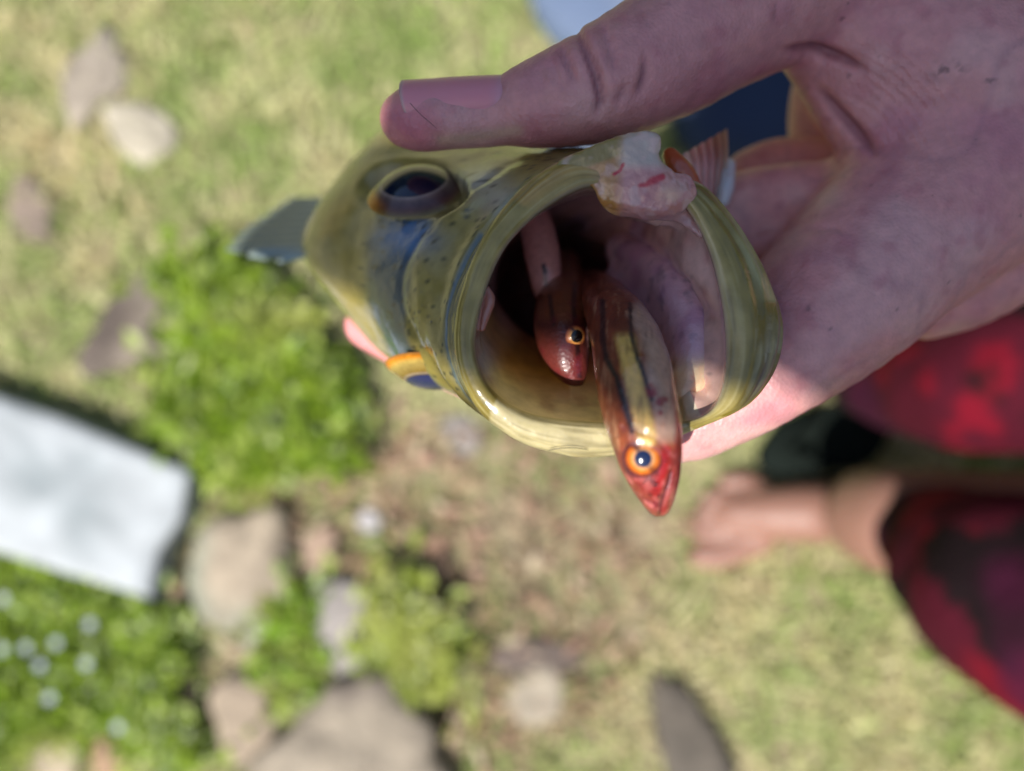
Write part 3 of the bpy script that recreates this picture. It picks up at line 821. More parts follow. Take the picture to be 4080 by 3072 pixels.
colr = colr * (1 - w) + inc * w
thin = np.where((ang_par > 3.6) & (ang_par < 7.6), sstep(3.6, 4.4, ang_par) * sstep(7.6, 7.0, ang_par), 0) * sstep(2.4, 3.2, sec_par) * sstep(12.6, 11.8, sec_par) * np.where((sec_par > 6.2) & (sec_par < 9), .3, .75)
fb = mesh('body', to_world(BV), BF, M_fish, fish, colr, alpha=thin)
DROPS = [(rng.uniform(1880, 2120), rng.uniform(720, 900)) for _ in range(22)] + [(rng.uniform(1560, 1780), rng.uniform(980, 1420)) for _ in range(20)]

# ---- eyes
def eye(parent, c, n, R, H, stops, pup, name='eye', tilt_x=(1, 0, 0), prgb=(10, 16, 34), rings=26, mat=None, squash=1.0, notch=None, accent=None):
    n = np.array(n, float); n /= np.linalg.norm(n)
    e1 = np.array(tilt_x, float); e1 -= n * (e1 @ n); e1 /= np.linalg.norm(e1)
    e2 = np.cross(n, e1)
    def dome(r0, r1, R, H, lift, rows):
        V = []
        for q in range(rows):
            rho = r0 + (r1 - r0) * q / (rows - 1)
            for k in range(48):
                a = k / 48 * 2 * math.pi
                V.append(c + R * rho * (e1 * math.cos(a) + e2 * math.sin(a) * squash) + n * (H * (1 - rho * rho) + lift))
        return np.array(V), grid_faces(rows, 48)
    V, F = dome(.02, 1.0, R, H, 0, rings)
    rho = np.repeat(np.linspace(.02, 1, rings), 48); a = np.tile(np.arange(48) / 48 * 2 * math.pi, rings)
    col = np.zeros((len(V), 3))
    rs = [s[0] for s in stops]
    for k in range(3): col[:, k] = np.interp(rho, rs, [lin(*s[1])[k] for s in stops])
    col *= (1 + .25 * vnoise(np.stack([np.cos(a) * 3, np.sin(a) * 3, rho * 4], 1), 1.2, 5, 3))[:, None]
    if accent:
        blend(col, lin(*accent[2]), np.exp(-(np.angle(np.exp(1j * (a - accent[0]))) / accent[1]) ** 2) * sstep(.72, .9, rho) * .9)
    if notch:
        for na, nr in notch:
            q = np.exp(-(np.angle(np.exp(1j * (a - na))) / .28) ** 2) * sstep(.42, .5, rho) * sstep(1.0, .9, rho)
            blend(col, lin(40, 20, 40), q * nr)
    o = mesh(name, to_world(V), F, mat or M_eye, parent, col)
    V, F = dome(.01, pup, R, H, .012, 10)
    mesh('pupil', to_world(V), F, M_pupil, o, np.tile(lin(*prgb), (len(V), 1)))
    return o
STOPS = [(0, (30, 30, 40)), (.62, (50, 44, 44)), (.665, (170, 154, 148)), (.70, (104, 88, 86)), (.8, (78, 60, 64)), (.9, (82, 52, 46)), (.96, (104, 88, 50)), (1, (130, 118, 70))]
eye(fish, C3(1660, 766, 18.62), (-.10, .72, .70), 1.30, .60, STOPS, .66, prgb=(12, 20, 48), tilt_x=(1, .16, 0), accent=(3.3, .45, (206, 128, 10)))
STOP2 = [(0, (30, 30, 40)), (.52, (60, 50, 44)), (.55, (150, 136, 120)), (.6, (120, 96, 40)), (.78, (150, 130, 70)), (.86, (190, 160, 80)), (.93, (220, 130, 10)), (1, (150, 110, 60))]
eye(fish, C3(1722, 1462, 18.2), (-.02, -.95, .28), 1.2, .55, STOP2, .52, prgb=(18, 30, 84))

# ---- spiny dorsal fin
def dorsal():
    n = 9; V = []; C = []
    rows = 14
    for q in range(n * 3 + 1):
        t = q / (n * 3)
        D = 23.5 + 7.5 * t
        D = 23.2 + 5.0 * t
        rootp = C3(1270 + 20 * t, 1015 - 225 * t, D)
        tip = C3(np.interp(t, [0, .2, .5, .8, 1], [1110, 890, 960, 1080, 1150]), np.interp(t, [0, .2, .5, .8, 1], [1045, 1000, 920, 840, 790]), D + 1.2)
        spike = .86 + .14 * (1 if q % 3 == 0 else 0)
        for k in range(rows):
            s = k / (rows - 1) * spike
            p = rootp + (tip - rootp) * s
            p[1] += .10 * math.sin(q * 2.1) * s
            V.append(p)
            C.append(lin(70, 92, 110) * (1.25 - .5 * (q % 3 == 0)) if k < rows - 2 else lin(150, 165, 160))
    V = np.array(V)
    side = np.array([.0, .035, .0])
    F = grid_faces(n * 3 + 1, rows, wrap=False); m = len(V)
    mesh('dorsal_fin', to_world(np.concatenate([V + side, V - side])), np.concatenate([F, F[:, ::-1] + m]), M_fin, fish, np.array(C + C))
dorsal()

# ---- tail fin behind (mostly hidden by the head)
def tail():
    V = []; rows, cols = 8, 17
    for q in range(cols):
        a = (q / (cols - 1) - .5) * 1.3
        for k in range(rows):
            s = k / (rows - 1)
            V.append(C3(1620, 990, 42.5) + np.array([math.sin(a) * 7 * s + (q / (cols - 1) - .5) * 1.6, .08 * math.sin(q * 2), -math.cos(a) * 6.0 * s]))
    V = np.array(V); F = grid_faces(cols, rows, wrap=False); m = len(V)
    s = np.array([0, .04, 0])
    mesh('tail_fin', to_world(np.concatenate([V + s, V - s])), np.concatenate([F, F[:, ::-1] + m]), M_fin, fish, np.tile(lin(80, 96, 90), (2 * m, 1)))
tail()

# ---- jaw corner tissue
def hinge():
    ch = [
        [(2150, 735, 15.15, .10), (2250, 672, 15.05, .18), (2350, 622, 15.0, .20), (2440, 592, 14.95, .21), (2520, 570, 14.9, .22), (2594, 562, 14.88, .24)],
        [(2280, 720, 15.2, .16), (2380, 690, 15.1, .24), (2470, 675, 15.08, .26)],
        [(2530, 600, 14.95, .25), (2550, 660, 14.98, .32), (2585, 710, 15.0, .28), (2640, 760, 15.0, .28)],
        [(2590, 690, 15.0, .22), (2630, 684, 14.98, .17), (2650, 694, 14.98, .11)],
        [(2420, 775, 15.2, .22), (2500, 785, 15.1, .3), (2600, 800, 15.08, .3), (2690, 800, 15.1, .28), (2745, 770, 15.15, .18)],
        [(2440, 710, 15.1, .24), (2520, 740, 15.05, .3), (2600, 750, 15.05, .3), (2680, 750, 15.08, .24), (2730, 724, 15.1, .12)],
        [(2440, 830, 15.5, .18), (2560, 845, 15.4, .2), (2680, 855, 15.5, .18), (2780, 930, 15.75, .14)],
    ]
    V, F = limbs(ch, .035, .32, 3)
    V[:, 2] = -(15.12 + (-V[:, 2] - 15.12) * .62)
    N = normals(V, F)
    V = V + N * (vnoise(V, 2.4, 8, 3) * .07 + vnoise(V, 7, 18, 2) * .02)[:, None]
    x, y, d = to_px(V); n = vnoise(V, 2.5, 9, 3)
    col = np.tile(lin(206, 150, 144), (len(V), 1))
    blend(col, lin(200, 182, 168), sstep(690, 640, y)); blend(col, lin(190, 138, 66), sstep(2500, 2440, x) * .95); blend(col, lin(150, 134, 66), sstep(2500, 2440, x) * sstep(0, 22, (y < 2000) * (1.0 * ((2500 - x) * .36 + 585 + 34) - y)) * .9); blend(col, lin(148, 132, 62), sstep(2330, 2230, x))
    blend(col, lin(226, 188, 150), np.exp(-((x - 2660) / 60) ** 2 - ((y - 790) / 50) ** 2) * .8)
    blend(col, lin(180, 92, 100), sstep(.0, .4, n) * .5 * sstep(680, 740, y)); blend(col, lin(224, 190, 180), sstep(.1, .5, vnoise(V, 4.5, 19, 2)) * .5)
    blend(col, lin(150, 124, 128), sstep(820, 880, y) * .5)
    dl, t = pl_dist(x, y, [(2550, 738), (2575, 736), (2595, 722), (2640, 704)])
    blend(col, lin(190, 8, 34), sstep(11 + 12 * t + 14 * n, 2 + 5 * t, dl) * .95 * (d < 15.2))
    dl, t = pl_dist(x, y, [(2446, 695), (2470, 680), (2483, 655)])
    blend(col, lin(190, 20, 40), sstep(9, 4, dl))
    mesh('jaw_tissue', to_world(V), F, M_flesh, fish, col)
hinge()

# ---- gill seen behind the jaw corner
def gill():
    V = []; C = []; cols, rows = 90, 20
    for q in range(cols):
        t = q / (cols - 1)
        top = C3(2680 + 210 * t, 640 - 120 * t, 18.2 + 1.6 * t); bot = C3(2730 + 150 * t, 800 - 20 * t, 18.4 + 1.2 * t)
        r = abs(math.sin(t * math.pi * 6.5)); 
        base = np.array([lin(214, 206, 210), lin(216, 186, 176), lin(214, 158, 146), lin(206, 150, 144), lin(170, 122, 104), lin(190, 160, 130)])
        c = np.array([np.interp(t * 5, range(6), base[:, k]) for k in range(3)])
        for k in range(rows):
            s = k / (rows - 1)
            p = top * (1 - s) + bot * s
            p[2] += .16 * r * (1 - .5 * s) + .25 * math.sin(math.pi * s)
            V.append(p); C.append(c * (.75 + .35 * r) * (1 - .25 * s))
    V = np.array(V); m = len(V)
    F = grid_faces(cols, rows, wrap=False)
    mesh('gill', to_world(np.concatenate([V, V - np.array([0, 0, .1])])), np.concatenate([F, F[:, ::-1] + m]), M_flesh, fish, np.array(C + C))
    Vb, Fb = limbs([[(2670, 620, 17.2, .2), (2720, 690, 17.0, .28), (2760, 760, 17.2, .25)]], .06, .1)
    mesh('gill_membrane', to_world(Vb), Fb, M_flesh, fish, np.tile(lin(186, 84, 34), (len(Vb), 1)))
    Vb, Fb = limbs([[(2900, 660, 19.6, .22), (2890, 740, 19.4, .25), (2880, 800, 19.4, .2)]], .06, .1)
    mesh('gill_cover_edge', to_world(Vb), Fb, M_flesh, fish, np.tile(lin(205, 210, 212), (len(Vb), 1)))
gill()

# ---- flap of flesh on the roof side of the mouth
Vb, Fb = limbs([[(1940, 1150, 16.2, .08), (1950, 1195, 16.2, .14), (1935, 1250, 16.2, .12), (1920, 1310, 16.2, .08)]], .04, .1)
mesh('mouth_flap', to_world(Vb), Fb, M_flesh, fish, np.tile(lin(200, 140, 120), (len(Vb), 1)))
# ridged pad on the chin side of the floor
Vb, Fb = limbs([[(2480, 1000, 20.2, .5), (2600, 1060, 18.8, .6), (2700, 1150, 17.6, .62), (2765, 1300, 16.8, .52), (2775, 1430, 16.35, .45), (2725, 1570, 16.1, .25)],
                [(2440, 1150, 20.0, .5), (2600, 1240, 18.6, .6), (2720, 1350, 17.4, .55), (2740, 1500, 16.6, .4)]], .06, .5, 5)
Nb = normals(Vb, Fb); xb, yb, db = to_px(Vb)
Vb = Vb + Nb * (np.sin(yb * .075 + xb * .02) * .022 * sstep(1400, 1460, yb) + vnoise(Vb, 1.6, 14, 3) * .05)[:, None]
cb = np.tile(lin(216, 176, 190), (len(Vb), 1)); blend(cb, lin(226, 196, 160), sstep(1380, 1480, yb)); blend(cb, lin(116, 104, 116), sstep(.15, .6, vnoise(Vb, 4, 15, 3)) * .6 * sstep(1400, 1300, yb))
blend(cb, lin(176, 120, 160), sstep(0, .5, vnoise(Vb, 1.4, 16, 2)) * .5 * sstep(1420, 1300, yb))
mesh('mouth_lining_pad', to_world(Vb), Fb, M_flesh, fish, cb)

# ---- small dark hair stuck on the lower rim (clings to the lip)
def strand(name, pts, r, parent, mat=M_hair):
    ch = [(*C3(*p), r) for p in pts]
    P = catmull(np.array(ch), 6); V = []
    for i, p in enumerate(P):
        d = P[min(i + 1, len(P) - 1), :3] - P[max(i - 1, 0), :3]; d /= np.linalg.norm(d)
        a = np.cross(d, [0, 0, 1.0]); a /= np.linalg.norm(a) + 1e-9; b = np.cross(d, a)
        rr = r * (1 if 0 < i < len(P) - 1 else .2)
        for k in range(6):
            V.append(p[:3] + rr * (a * math.cos(k * math.pi / 3) + b * math.sin(k * math.pi / 3)))
    return mesh(name, to_world(np.array(V)), grid_faces(len(P), 6), mat, parent)
h1 = strand('hair_strand', [(2184, 1795, 14.63), (2230, 1786, 14.56), (2290, 1784, 14.55), (2345, 1792, 14.62)], .008, None)
tag(h1, 'short dark hair stuck on the pale lip of the fish', 'hair')

# ================================================================ small fish in the mouth
def prey(chain, label, eye_c, eye_n, eyeR, eyeH, paint, stops, pup, prgb, h=.04, flat=None, mark=None):
    x0 = chain[len(chain) // 2]
    root = empty('small_fish', to_world(C3(*x0[:3])[None])[0])
    V, F = limbs([chain], h, .05, 3, sub=6)
    N = normals(V, F)
    x, y, d = to_px(V)
    V = V + N * (vnoise(V, 1.8, 61, 3) * .03)[:, None]
    if flat: V = flat(V, x, y, d)
    col = paint(V, x, y, d)
    mesh('body', to_world(V), F, M_prey, root, col)
    if mark: water_drops(root, mark, V, F)
    if eye_c: eye(root, C3(*eye_c), eye_n, eyeR, eyeH, stops, pup, prgb=prgb, rings=18, notch=[(2.1, .9), (-.9, .6)])
    tag(root, label, 'fish')
    return root

M_drop = material('water', base=(1, 1, 1), attr=False, rough=0.02, coat=1.0, coat_rough=.01)
M_drop.node_tree.nodes['Principled BSDF'].inputs['Transmission Weight'].default_value = 1.0
M_drop.node_tree.nodes['Principled BSDF'].inputs['IOR'].default_value = 1.33
def water_drops(parent, spots, V, F, r=.034):
    x, y, d = to_px(V); N = normals(V, F)
    for i, (qx, qy) in enumerate(spots):
        m = np.where((np.hypot(x - qx, y - qy) < 16) & (N[:, 2] > .1))[0]
        if not len(m): continue
        k = m[np.argmin(np.hypot(x[m] - qx, y[m] - qy))]
        n = N[k]; a = np.cross(n, [.3, 1, .2]); a /= np.linalg.norm(a); b = np.cross(n, a)
        rr = r * (.7 + .6 * ((i * 37) % 10) / 10); P = []
        for lat in range(6):
            f = lat / 5 * math.pi / 2
            for q in range(10):
                w = q * math.pi / 5
                P.append(V[k] - n * .008 + rr * math.cos(f) * (a * math.cos(w) + 1.3 * b * math.sin(w)) + n * rr * .7 * math.sin(f))
        mesh('water_drop', to_world(np.array(P)), grid_faces(6, 10), M_drop, parent)

def paint1(V, x, y, d):
    n = vnoise(V, 3, 71, 3); n3 = vnoise(V, 9, 72, 2)
    col = np.tile(lin(120, 56, 36), (len(V), 1))
    blend(col, lin(146, 74, 46), sstep(-.2, .5, n))
    # pale belly side
    dl, t = pl_dist(x, y, [(2560, 1250), (2620, 1400), (2650, 1600), (2660, 1740)])
    blend(col, lin(190, 152, 130), sstep(72, 30, dl + 14 * n) * sstep(1790, 1720, y))
    # yellow stripe
    dl, t = pl_dist(x, y, [(2490, 1340), (2515, 1470), (2545, 1600), (2580, 1740)])
    blend(col, lin(226, 186, 100), sstep(50 + 12 * n + 6 * n3, 22, dl) * sstep(1310, 1360, y))
    st = vnoise(np.stack([x * .09, y * .008, d * 3], 1), 1.0, 91, 3)
    blend(col, lin(104, 40, 32), sstep(.1, .55, st) * .5)
    blend(col, lin(222, 170, 130), sstep(.15, .6, -st) * .4)
    # dark stripes
    for pts, wd in (([(2400, 1200), (2402, 1330), (2415, 1430), (2455, 1500), (2485, 1600), (2522, 1730)], 15), ([(2510, 1210), (2515, 1330), (2540, 1430), (2572, 1510), (2600, 1600)], 11)):
        dl, t = pl_dist(x, y, pts)
        blend(col, lin(26, 16, 24), sstep(wd * (1.15 + .5 * n + .5 * n3), wd * .35, dl) * .92 * (t < .995))
    # red head
    hd = sstep(1770, 1840, y)
    blend(col, lin(138, 42, 40), hd * .9)
    blend(col, lin(166, 84, 80), hd * sstep(.0, .5, n) * .8)
    blend(col, lin(112, 26, 44), hd * sstep(.1, .5, vnoise(V, 4, 73, 2)) * .7)
    dl, t = pl_dist(x, y, [(2655, 1790), (2640, 1900), (2610, 1960)])
    blend(col, lin(160, 28, 26), sstep(26, 8, dl + 8 * n3) * .8)
    blend(col, lin(70, 34, 50), sstep(1.0, .75, np.hypot((x - 2530) / 62, (y - 1830) / 80)) * .75)
    dl, t = pl_dist(x, y, [(2590, 1905), (2612, 1935)])
    blend(col, lin(60, 20, 26), sstep(11, 4, dl) * .8)
    blend(col, lin(214, 120, 120), hd * sstep(.2, .6, vnoise(V, 8, 74, 2)) * .6)
    # blood
    for (cx, cy, r) in ((2600, 1560, 34), (2630, 1600, 22), (2632, 1645, 14), (2650, 1590, 16)):
        blend(col, lin(150, 14, 36), sstep(1.0, .5, np.hypot(x - cx, y - cy) / r + n3 * .5) * .8)
    dl, t = pl_dist(x, y, [(2690, 1500), (2700, 1650), (2705, 1800)])
    blend(col, lin(160, 50, 44), sstep(26, 6, dl + 10 * n3) * .7)
    # mouth line
    dl, t = pl_dist(x, y, [(2628, 2046), (2640, 1990), (2662, 1930), (2676, 1880)])
    blend(col, lin(70, 16, 30), sstep(8, 3, dl) * .8)
    dl, t = pl_dist(x, y, [(2480, 1700), (2540, 1715), (2610, 1745), (2660, 1800)])
    blend(col, lin(110, 44, 40), sstep(9, 3, dl) * .45)
    return col
def flat1(V, x, y, d):
    N = V.copy()
    dl, t = pl_dist(x, y, [(2628, 2050), (2640, 1990), (2662, 1930), (2676, 1880)])
    N[:, 2] -= .07 * np.exp(-(dl / 9) ** 2) * (d < 14.4)
    dl, t = pl_dist(x, y, [(2480, 1700), (2540, 1715), (2610, 1745), (2660, 1800)])
    N[:, 2] -= .035 * np.exp(-(dl / 10) ** 2) * (d < 14.4)
    return N
IR = [(0, (20, 24, 40)), (.40, (40, 34, 44)), (.45, (206, 156, 110)), (.6, (206, 124, 50)), (.78, (190, 92, 22)), (.88, (120, 56, 46)), (1.0, (74, 34, 44))]
prey([(2340, 1130, 22, .45), (2380, 1165, 19.5, .58), (2425, 1225, 17.4, .64), (2475, 1310, 15.9, .71), (2512, 1430, 14.8, .77), (2535, 1560, 14.2, .77), (2562, 1690, 13.9, .72), (2585, 1800, 13.85, .63), (2602, 1890, 13.9, .51), (2616, 1958, 14.0, .37), (2624, 2004, 14.05, .25), (2627, 2026, 14.1, .15)],
     'red-brown small fish hanging out over the lip with yellow stripe and orange eye', (2562, 1824, 13.32), (-.18, -.04, 1), .37, .17, paint1, IR, .42, (22, 34, 66), flat=flat1,
     mark=[(2569, 1897), (2573, 1915), (2584, 1911), (2620, 1888), (2611, 1931), (2603, 1953), (2615, 1960), (2622, 1976), (2595, 1973), (2498, 1880), (2462, 1740), (2700, 1715), (2650, 1840), (2560, 1930), (2480, 1560), (2600, 1480), (2640, 1690), (2520, 1660)])
om = sec_par > 10.6
idx = np.where(om & (dd < 19))[0]
def body_drops():
    x, y, d = px[idx], py[idx], dd[idx]
    n = BN[idx]; v = BV[idx]
    for i, (qx, qy) in enumerate(DROPS):
        m = np.where(np.hypot(x - qx, y - qy) < 10)[0]
        if not len(m): continue
        k = m[np.argmin(d[m])]; c, nn = v[k], n[k]
        a = np.cross(nn, [.3, 1, .2]); a /= np.linalg.norm(a); b = np.cross(nn, a); rr = .02 + .025 * ((i * 29) % 10) / 10
        P = [c - nn * .006 + rr * math.cos(f * math.pi / 10) * (a * math.cos(w * math.pi / 5) + b * math.sin(w * math.pi / 5)) + nn * rr * .7 * math.sin(f * math.pi / 10) for f in range(6) for w in range(10)]
        mesh('water_drop', to_world(np.array(P)), grid_faces(6, 10), M_drop, fish)
body_drops()

def paint2(V, x, y, d):
    n = vnoise(V, 3, 81, 3)
    col = np.tile(lin(84, 36, 28), (len(V), 1))
    blend(col, lin(104, 42, 38), sstep(1300, 1450, y) * .8)
    blend(col, lin(140, 84, 40), sstep(1300, 1250, y) * .5)
    for pts in ([(2290, 1130), (2285, 1230), (2292, 1290)], [(2190, 1180), (2205, 1290)], [(2300, 1380), (2305, 1440), (2310, 1500)]):
        dl, t = pl_dist(x, y, pts); blend(col, lin(24, 14, 18), sstep(14 + 6 * n, 5, dl) * .85)
    blend(col, lin(110, 30, 40), sstep(.1, .5, n) * .6)
    return col
prey([(2250, 1060, 21.5, .5), (2245, 1150, 19.6, .62), (2235, 1250, 18.2, .70), (2240, 1350, 17.5, .64), (2262, 1430, 17.2, .50), (2284, 1490, 17.1, .32), (2296, 1518, 17.1, .18)],
     'dark reddish small fish with orange-ringed eye deeper inside the mouth', (2292, 1340, 16.82), (.35, -.05, 1), .26, .13, paint2, [(0, (10, 10, 14)), (.55, (16, 14, 18)), (.6, (240, 170, 90)), (.85, (200, 110, 60)), (1, (110, 50, 40))], .56, (8, 8, 12))
def paint3(V, x, y, d):
    col = np.tile(lin(206, 150, 140), (len(V), 1))
    dl, t = pl_dist(x, y, [(2166, 1060), (2172, 1085)]); blend(col, lin(40, 22, 30), sstep(13, 6, dl))
    dl, t = pl_dist(x, y, [(2172, 1090), (2176, 1190)]); blend(col, lin(80, 44, 48), sstep(12, 4, dl) * .7)
    return col
prey([(2110, 800, 20.2, .42), (2130, 880, 19.7, .46), (2155, 980, 19.2, .48), (2170, 1080, 18.9, .45), (2180, 1160, 18.9, .36), (2184, 1200, 19, .2)],
     'pale pink small fish wedged upright deep in the throat', None, None, 0, 0, paint3, None, 0, None)

# ================================================================ the person
person = empty('person', np.append(ground(3420, 2020), 0))
tag(person, 'person in red and black patterned shorts holding the fish by its head', 'person')

def hand():
    h = .075
    ch = [
        # thumb
        [(1622, 475, 17.3, .66), (1690, 465, 17.2, .80), (1820, 455, 17.1, .80), (2000, 447, 17.0, .775), (2170, 410, 16.9, 1.05), (2400, 338, 16.9, 1.32), (2650, 215, 17.3, 1.56), (2950, 20, 17.8, 1.85), (3300, -120, 18.4, 2.1), (3700, -60, 18.9, 2.5)],
        # back of hand
        [(3330, 60, 18.6, 1.35), (3600, 250, 18.7, 2.1), (3850, 380, 19, 2.7), (4200, 420, 20, 3.2), (4800, 400, 22, 3.0), (5600, 330, 24, 3.0)],
        # web between thumb and index
        [(3260, 250, 18.9, .75), (3400, 400, 18.8, 1.0), (3560, 560, 18.7, 1.35), (3700, 700, 18.7, 1.9)],
        # first finger
        [(3850, 700, 19.2, 2.7), (3560, 960, 18.7, 2.3), (3300, 1210, 18.3, 2.05), (3060, 1430, 18.1, 1.62), (2880, 1590, 18.0, 1.22), (2700, 1690, 18.1, .98), (2450, 1660, 18.8, .88), (2150, 1590, 19.8, .84), (1860, 1475, 21.0, .80), (1640, 1385, 21.7, .76), (1480, 1316, 22.0, .66), (1438, 1296, 22.0, .5)],
        # middle finger, curled under
        [(3560, 820, 20.0, 1.5), (3330, 800, 20.2, 1.15), (3120, 790, 20.4, .98), (2940, 820, 20.6, .95), (2800, 900, 20.8, .9), (2740, 1000, 21.0, .8)],
        [(3380, 980, 19.9, 1.3), (3100, 960, 20.3, 1.05), (2880, 1010, 20.7, .9), (2750, 1080, 21, .8)],
        # ring finger
        [(3560, 720, 21.0, 1.5), (3320, 690, 21.4, 1.05), (3110, 665, 21.8, .86), (2990, 700, 22.0, .8)],
        # little finger side of the palm
        [(3600, 500, 21.8, 1.7), (3400, 420, 22.6, 1.4), (3320, 330, 23.2, 1.2), (3300, 460, 23.5, 1.25), (3290, 570, 23.4, 1.1)],
        # knuckle of the outer hand, below
        [(4100, 900, 20.8, 1.9), (3850, 1120, 20.6, 1.35), (3700, 1230, 20.8, .9)],
    ]
    V, F = limbs(ch, h, .45, 3)
    N = normals(V, F)
    x, y, d = to_px(V)
    front = N[:, 2] > -.3
    cr = np.zeros(len(V))
    def crease(pts, wpx, dep, dlo=0, dhi=99):
        dl, t = pl_dist(x, y, pts)
        e = np.sin(np.pi * np.clip(t * .92 + .04, 0, 1)) ** .5
        cr[:] -= np.where(front & (d > dlo) & (d < dhi), dep * np.exp(-(dl / wpx) ** 2) * e, 0)
    # thumb joint folds
    crease([(2300, 130), (2340, 215), (2375, 300), (2395, 400), (2380, 460)], 20, .20, 0, 19)
    crease([(2240, 190), (2262, 260), (2290, 330)], 18, .12, 0, 19)
    crease([(2400, 90), (2430, 190), (2450, 290)], 20, .09, 0, 19)
    crease([(2575, 210), (2570, 310), (2540, 390)], 20, .15, 0, 19)
    crease([(2490, 330), (2470, 420)], 22, .11, 0, 19)
    crease([(2200, 240), (2215, 300), (2250, 350)], 13, .06, 0, 19)
    crease([(2150, 270), (2165, 330)], 13, .05, 0, 19)
    cr += np.where(front & (d < 19), .04 * np.exp(-(pl_dist(x, y, [(2340, 120), (2390, 220), (2425, 330)])[0] / 26) ** 2), 0)
    # web folds
    crease([(3130, 205), (3240, 195), (3340, 225), (3430, 270)], 22, .24, 0, 20.5)
    crease([(3260, 360), (3340, 450), (3410, 530), (3470, 590)], 28, .24, 0, 21)
    crease([(3470, 590), (3560, 560), (3660, 575)], 16, .05, 0, 21)
    crease([(3170, 935), (3240, 910), (3330, 905), (3400, 930)], 18, .06, 0, 20.5)
    crease([(2850, 1045), (3000, 950), (3170, 905)], 14, .06, 0, 20.5)
    crease([(3300, 900), (3380, 930), (3420, 1000)], 14, .03, 0, 20)
    # fine curved skin lines over the web
    ln = np.sin((np.hypot(x - 3150, y - 900) + 26 * vnoise(V, .5, 5, 2)) * .155)
    wln = np.exp(-((x - 3640) / 240) ** 2 - ((y - 420) / 300) ** 2)
    cr += np.where(front & (d < 21), ln * .016 * wln, 0)
    cr += vnoise(V, 1.1, 6, 3) * .035
    V = V + N * cr[:, None]
    # colour
    n = vnoise(V, .8, 7, 3); nf = vnoise(V, 9, 8, 2)
    col = np.tile(lin(212, 152, 150), (len(V), 1))
    blend(col, lin(192, 124, 136), sstep(-.05, .45, n) * .6)
    blend(col, lin(218, 174, 170), sstep(.05, .5, vnoise(V, .55, 10, 2)) * .6)
    blend(col, lin(150, 112, 124), np.exp(-((vnoise(V, .35, 12, 2)) / .05) ** 2) * .22)
    blend(col, lin(176, 96, 108), sstep(.15, .5, vnoise(V, 2.2, 13, 3)) * .3)
    blend(col, lin(156, 86, 108), np.exp(-((x - 2900) / 260) ** 2 - ((y - 420) / 170) ** 2) * .6)
    blend(col, lin(150, 78, 96), np.exp(-((x - 2250) / 340) ** 2 - ((y - 560) / 60) ** 2) * .6)
    blend(col, lin(196, 112, 130), np.exp(-((x - 1640) / 110) ** 2 - ((y - 500) / 120) ** 2) * .8)
    blend(col, lin(172, 92, 106), np.exp(-((x - 3050) / 220) ** 2 - ((y - 1230) / 160) ** 2) * .65)
    blend(col, lin(196, 168, 140), np.where(d < 18.5, np.exp(-(pl_dist(x, y, [(1760, 560), (1900, 545), (2060, 520)])[0] / 26) ** 2) * .6, 0))
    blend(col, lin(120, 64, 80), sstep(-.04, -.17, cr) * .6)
    blend(col, lin(232, 150, 150), np.where((x < 1700) & (d > 19), .7, 0))
    # grime specks
    blend(col, lin(70, 56, 60), np.where(front, sstep(.84, .92, vnoise(V, 4.5, 77, 1)) * sstep(3000, 3200, x) * .5, 0))
    blend(col, lin(96, 76, 80), np.exp(-((x - 3780) / 70) ** 2 - ((y - 280) / 30) ** 2) * sstep(-.1, .4, nf) * .8)
    hv = to_world(V)
    # arm, torso, legs and head off to the right of the frame (coarser skin, same object)
    def m(X, Y, Z, r): return (X * 100, Y * 100, Z * 100, r * 100)
    def cw(px_, py_, D_, r): return (*(to_world(C3(px_, py_, D_)[None])[0] * 100), r * 100)
    sh = np.array([.78, .24, .86]); hip = np.array([.66, -.02, .34])
    arm = [cw(5300, 345, 23.3, .031), cw(6200, 250, 30, .034), m(.52, .24, .62, .042), m(.66, .27, .74, .048), m(*sh, .06)]
    toe = np.append(ground(2760, 2050), .012); heel = np.append(ground(3360, 2030), .03)
    ank = np.append(ground(3360, 2015), .075)
    kn = to_world(C3(3560, 2080, 60)[None])[0]
    toe2 = toe + np.array([.14, .24, 0]); heel2 = heel + np.array([.12, .22, 0]); ank2 = ank + np.array([.12, .22, 0]); kn2 = to_world(C3(3560, 1500, 60)[None])[0] + np.array([.05, 0, 0])
    def q(v, r): return (*(np.array(v) * 100), r * 100)
    chains = [arm, [q(sh, .07), q((.82, .12, .88), .09), q((.84, .0, .86), .07)], [q((.83, .12, .86), .1), q((.80, .1, .6), .12), q((.74, .06, .4), .13)],
              [q((.80, .12, .98), .05), q((.78, .12, 1.05), .05)], [q((.76, .12, 1.12), .085), q((.755, .12, 1.18), .09)],
              [q((.84, .0, .86), .06), q((.8, -.14, .66), .045), q((.62, -.16, .5), .035), q((.54, -.12, .44), .03)]]
    feet = []
    for (t_, he, an, k_, hp) in ((toe, heel, ank, kn, (.72, -.10, .36)), (toe2, heel2, ank2, kn2, (.72, .16, .36))):
        t_ = np.array(t_); he = np.array(he)
        chains.append([q(hp, .095), q((np.array(hp) + k_) / 2, .07), q(k_, .045), q((k_ + an) / 2 + np.array([.02, 0, 0]), .04), q(an, .028), q(he, .028)])
        ax = (t_ - he)
        feet.append([q(an, .028), q(he, .028)])
        feet.append([q(he, .028), q(he + ax * .35 + np.array([0, 0, .015]), .03), q(he + ax * .75, .022)])
        sd = np.array([-ax[1], ax[0], 0]); sd /= np.linalg.norm(sd)
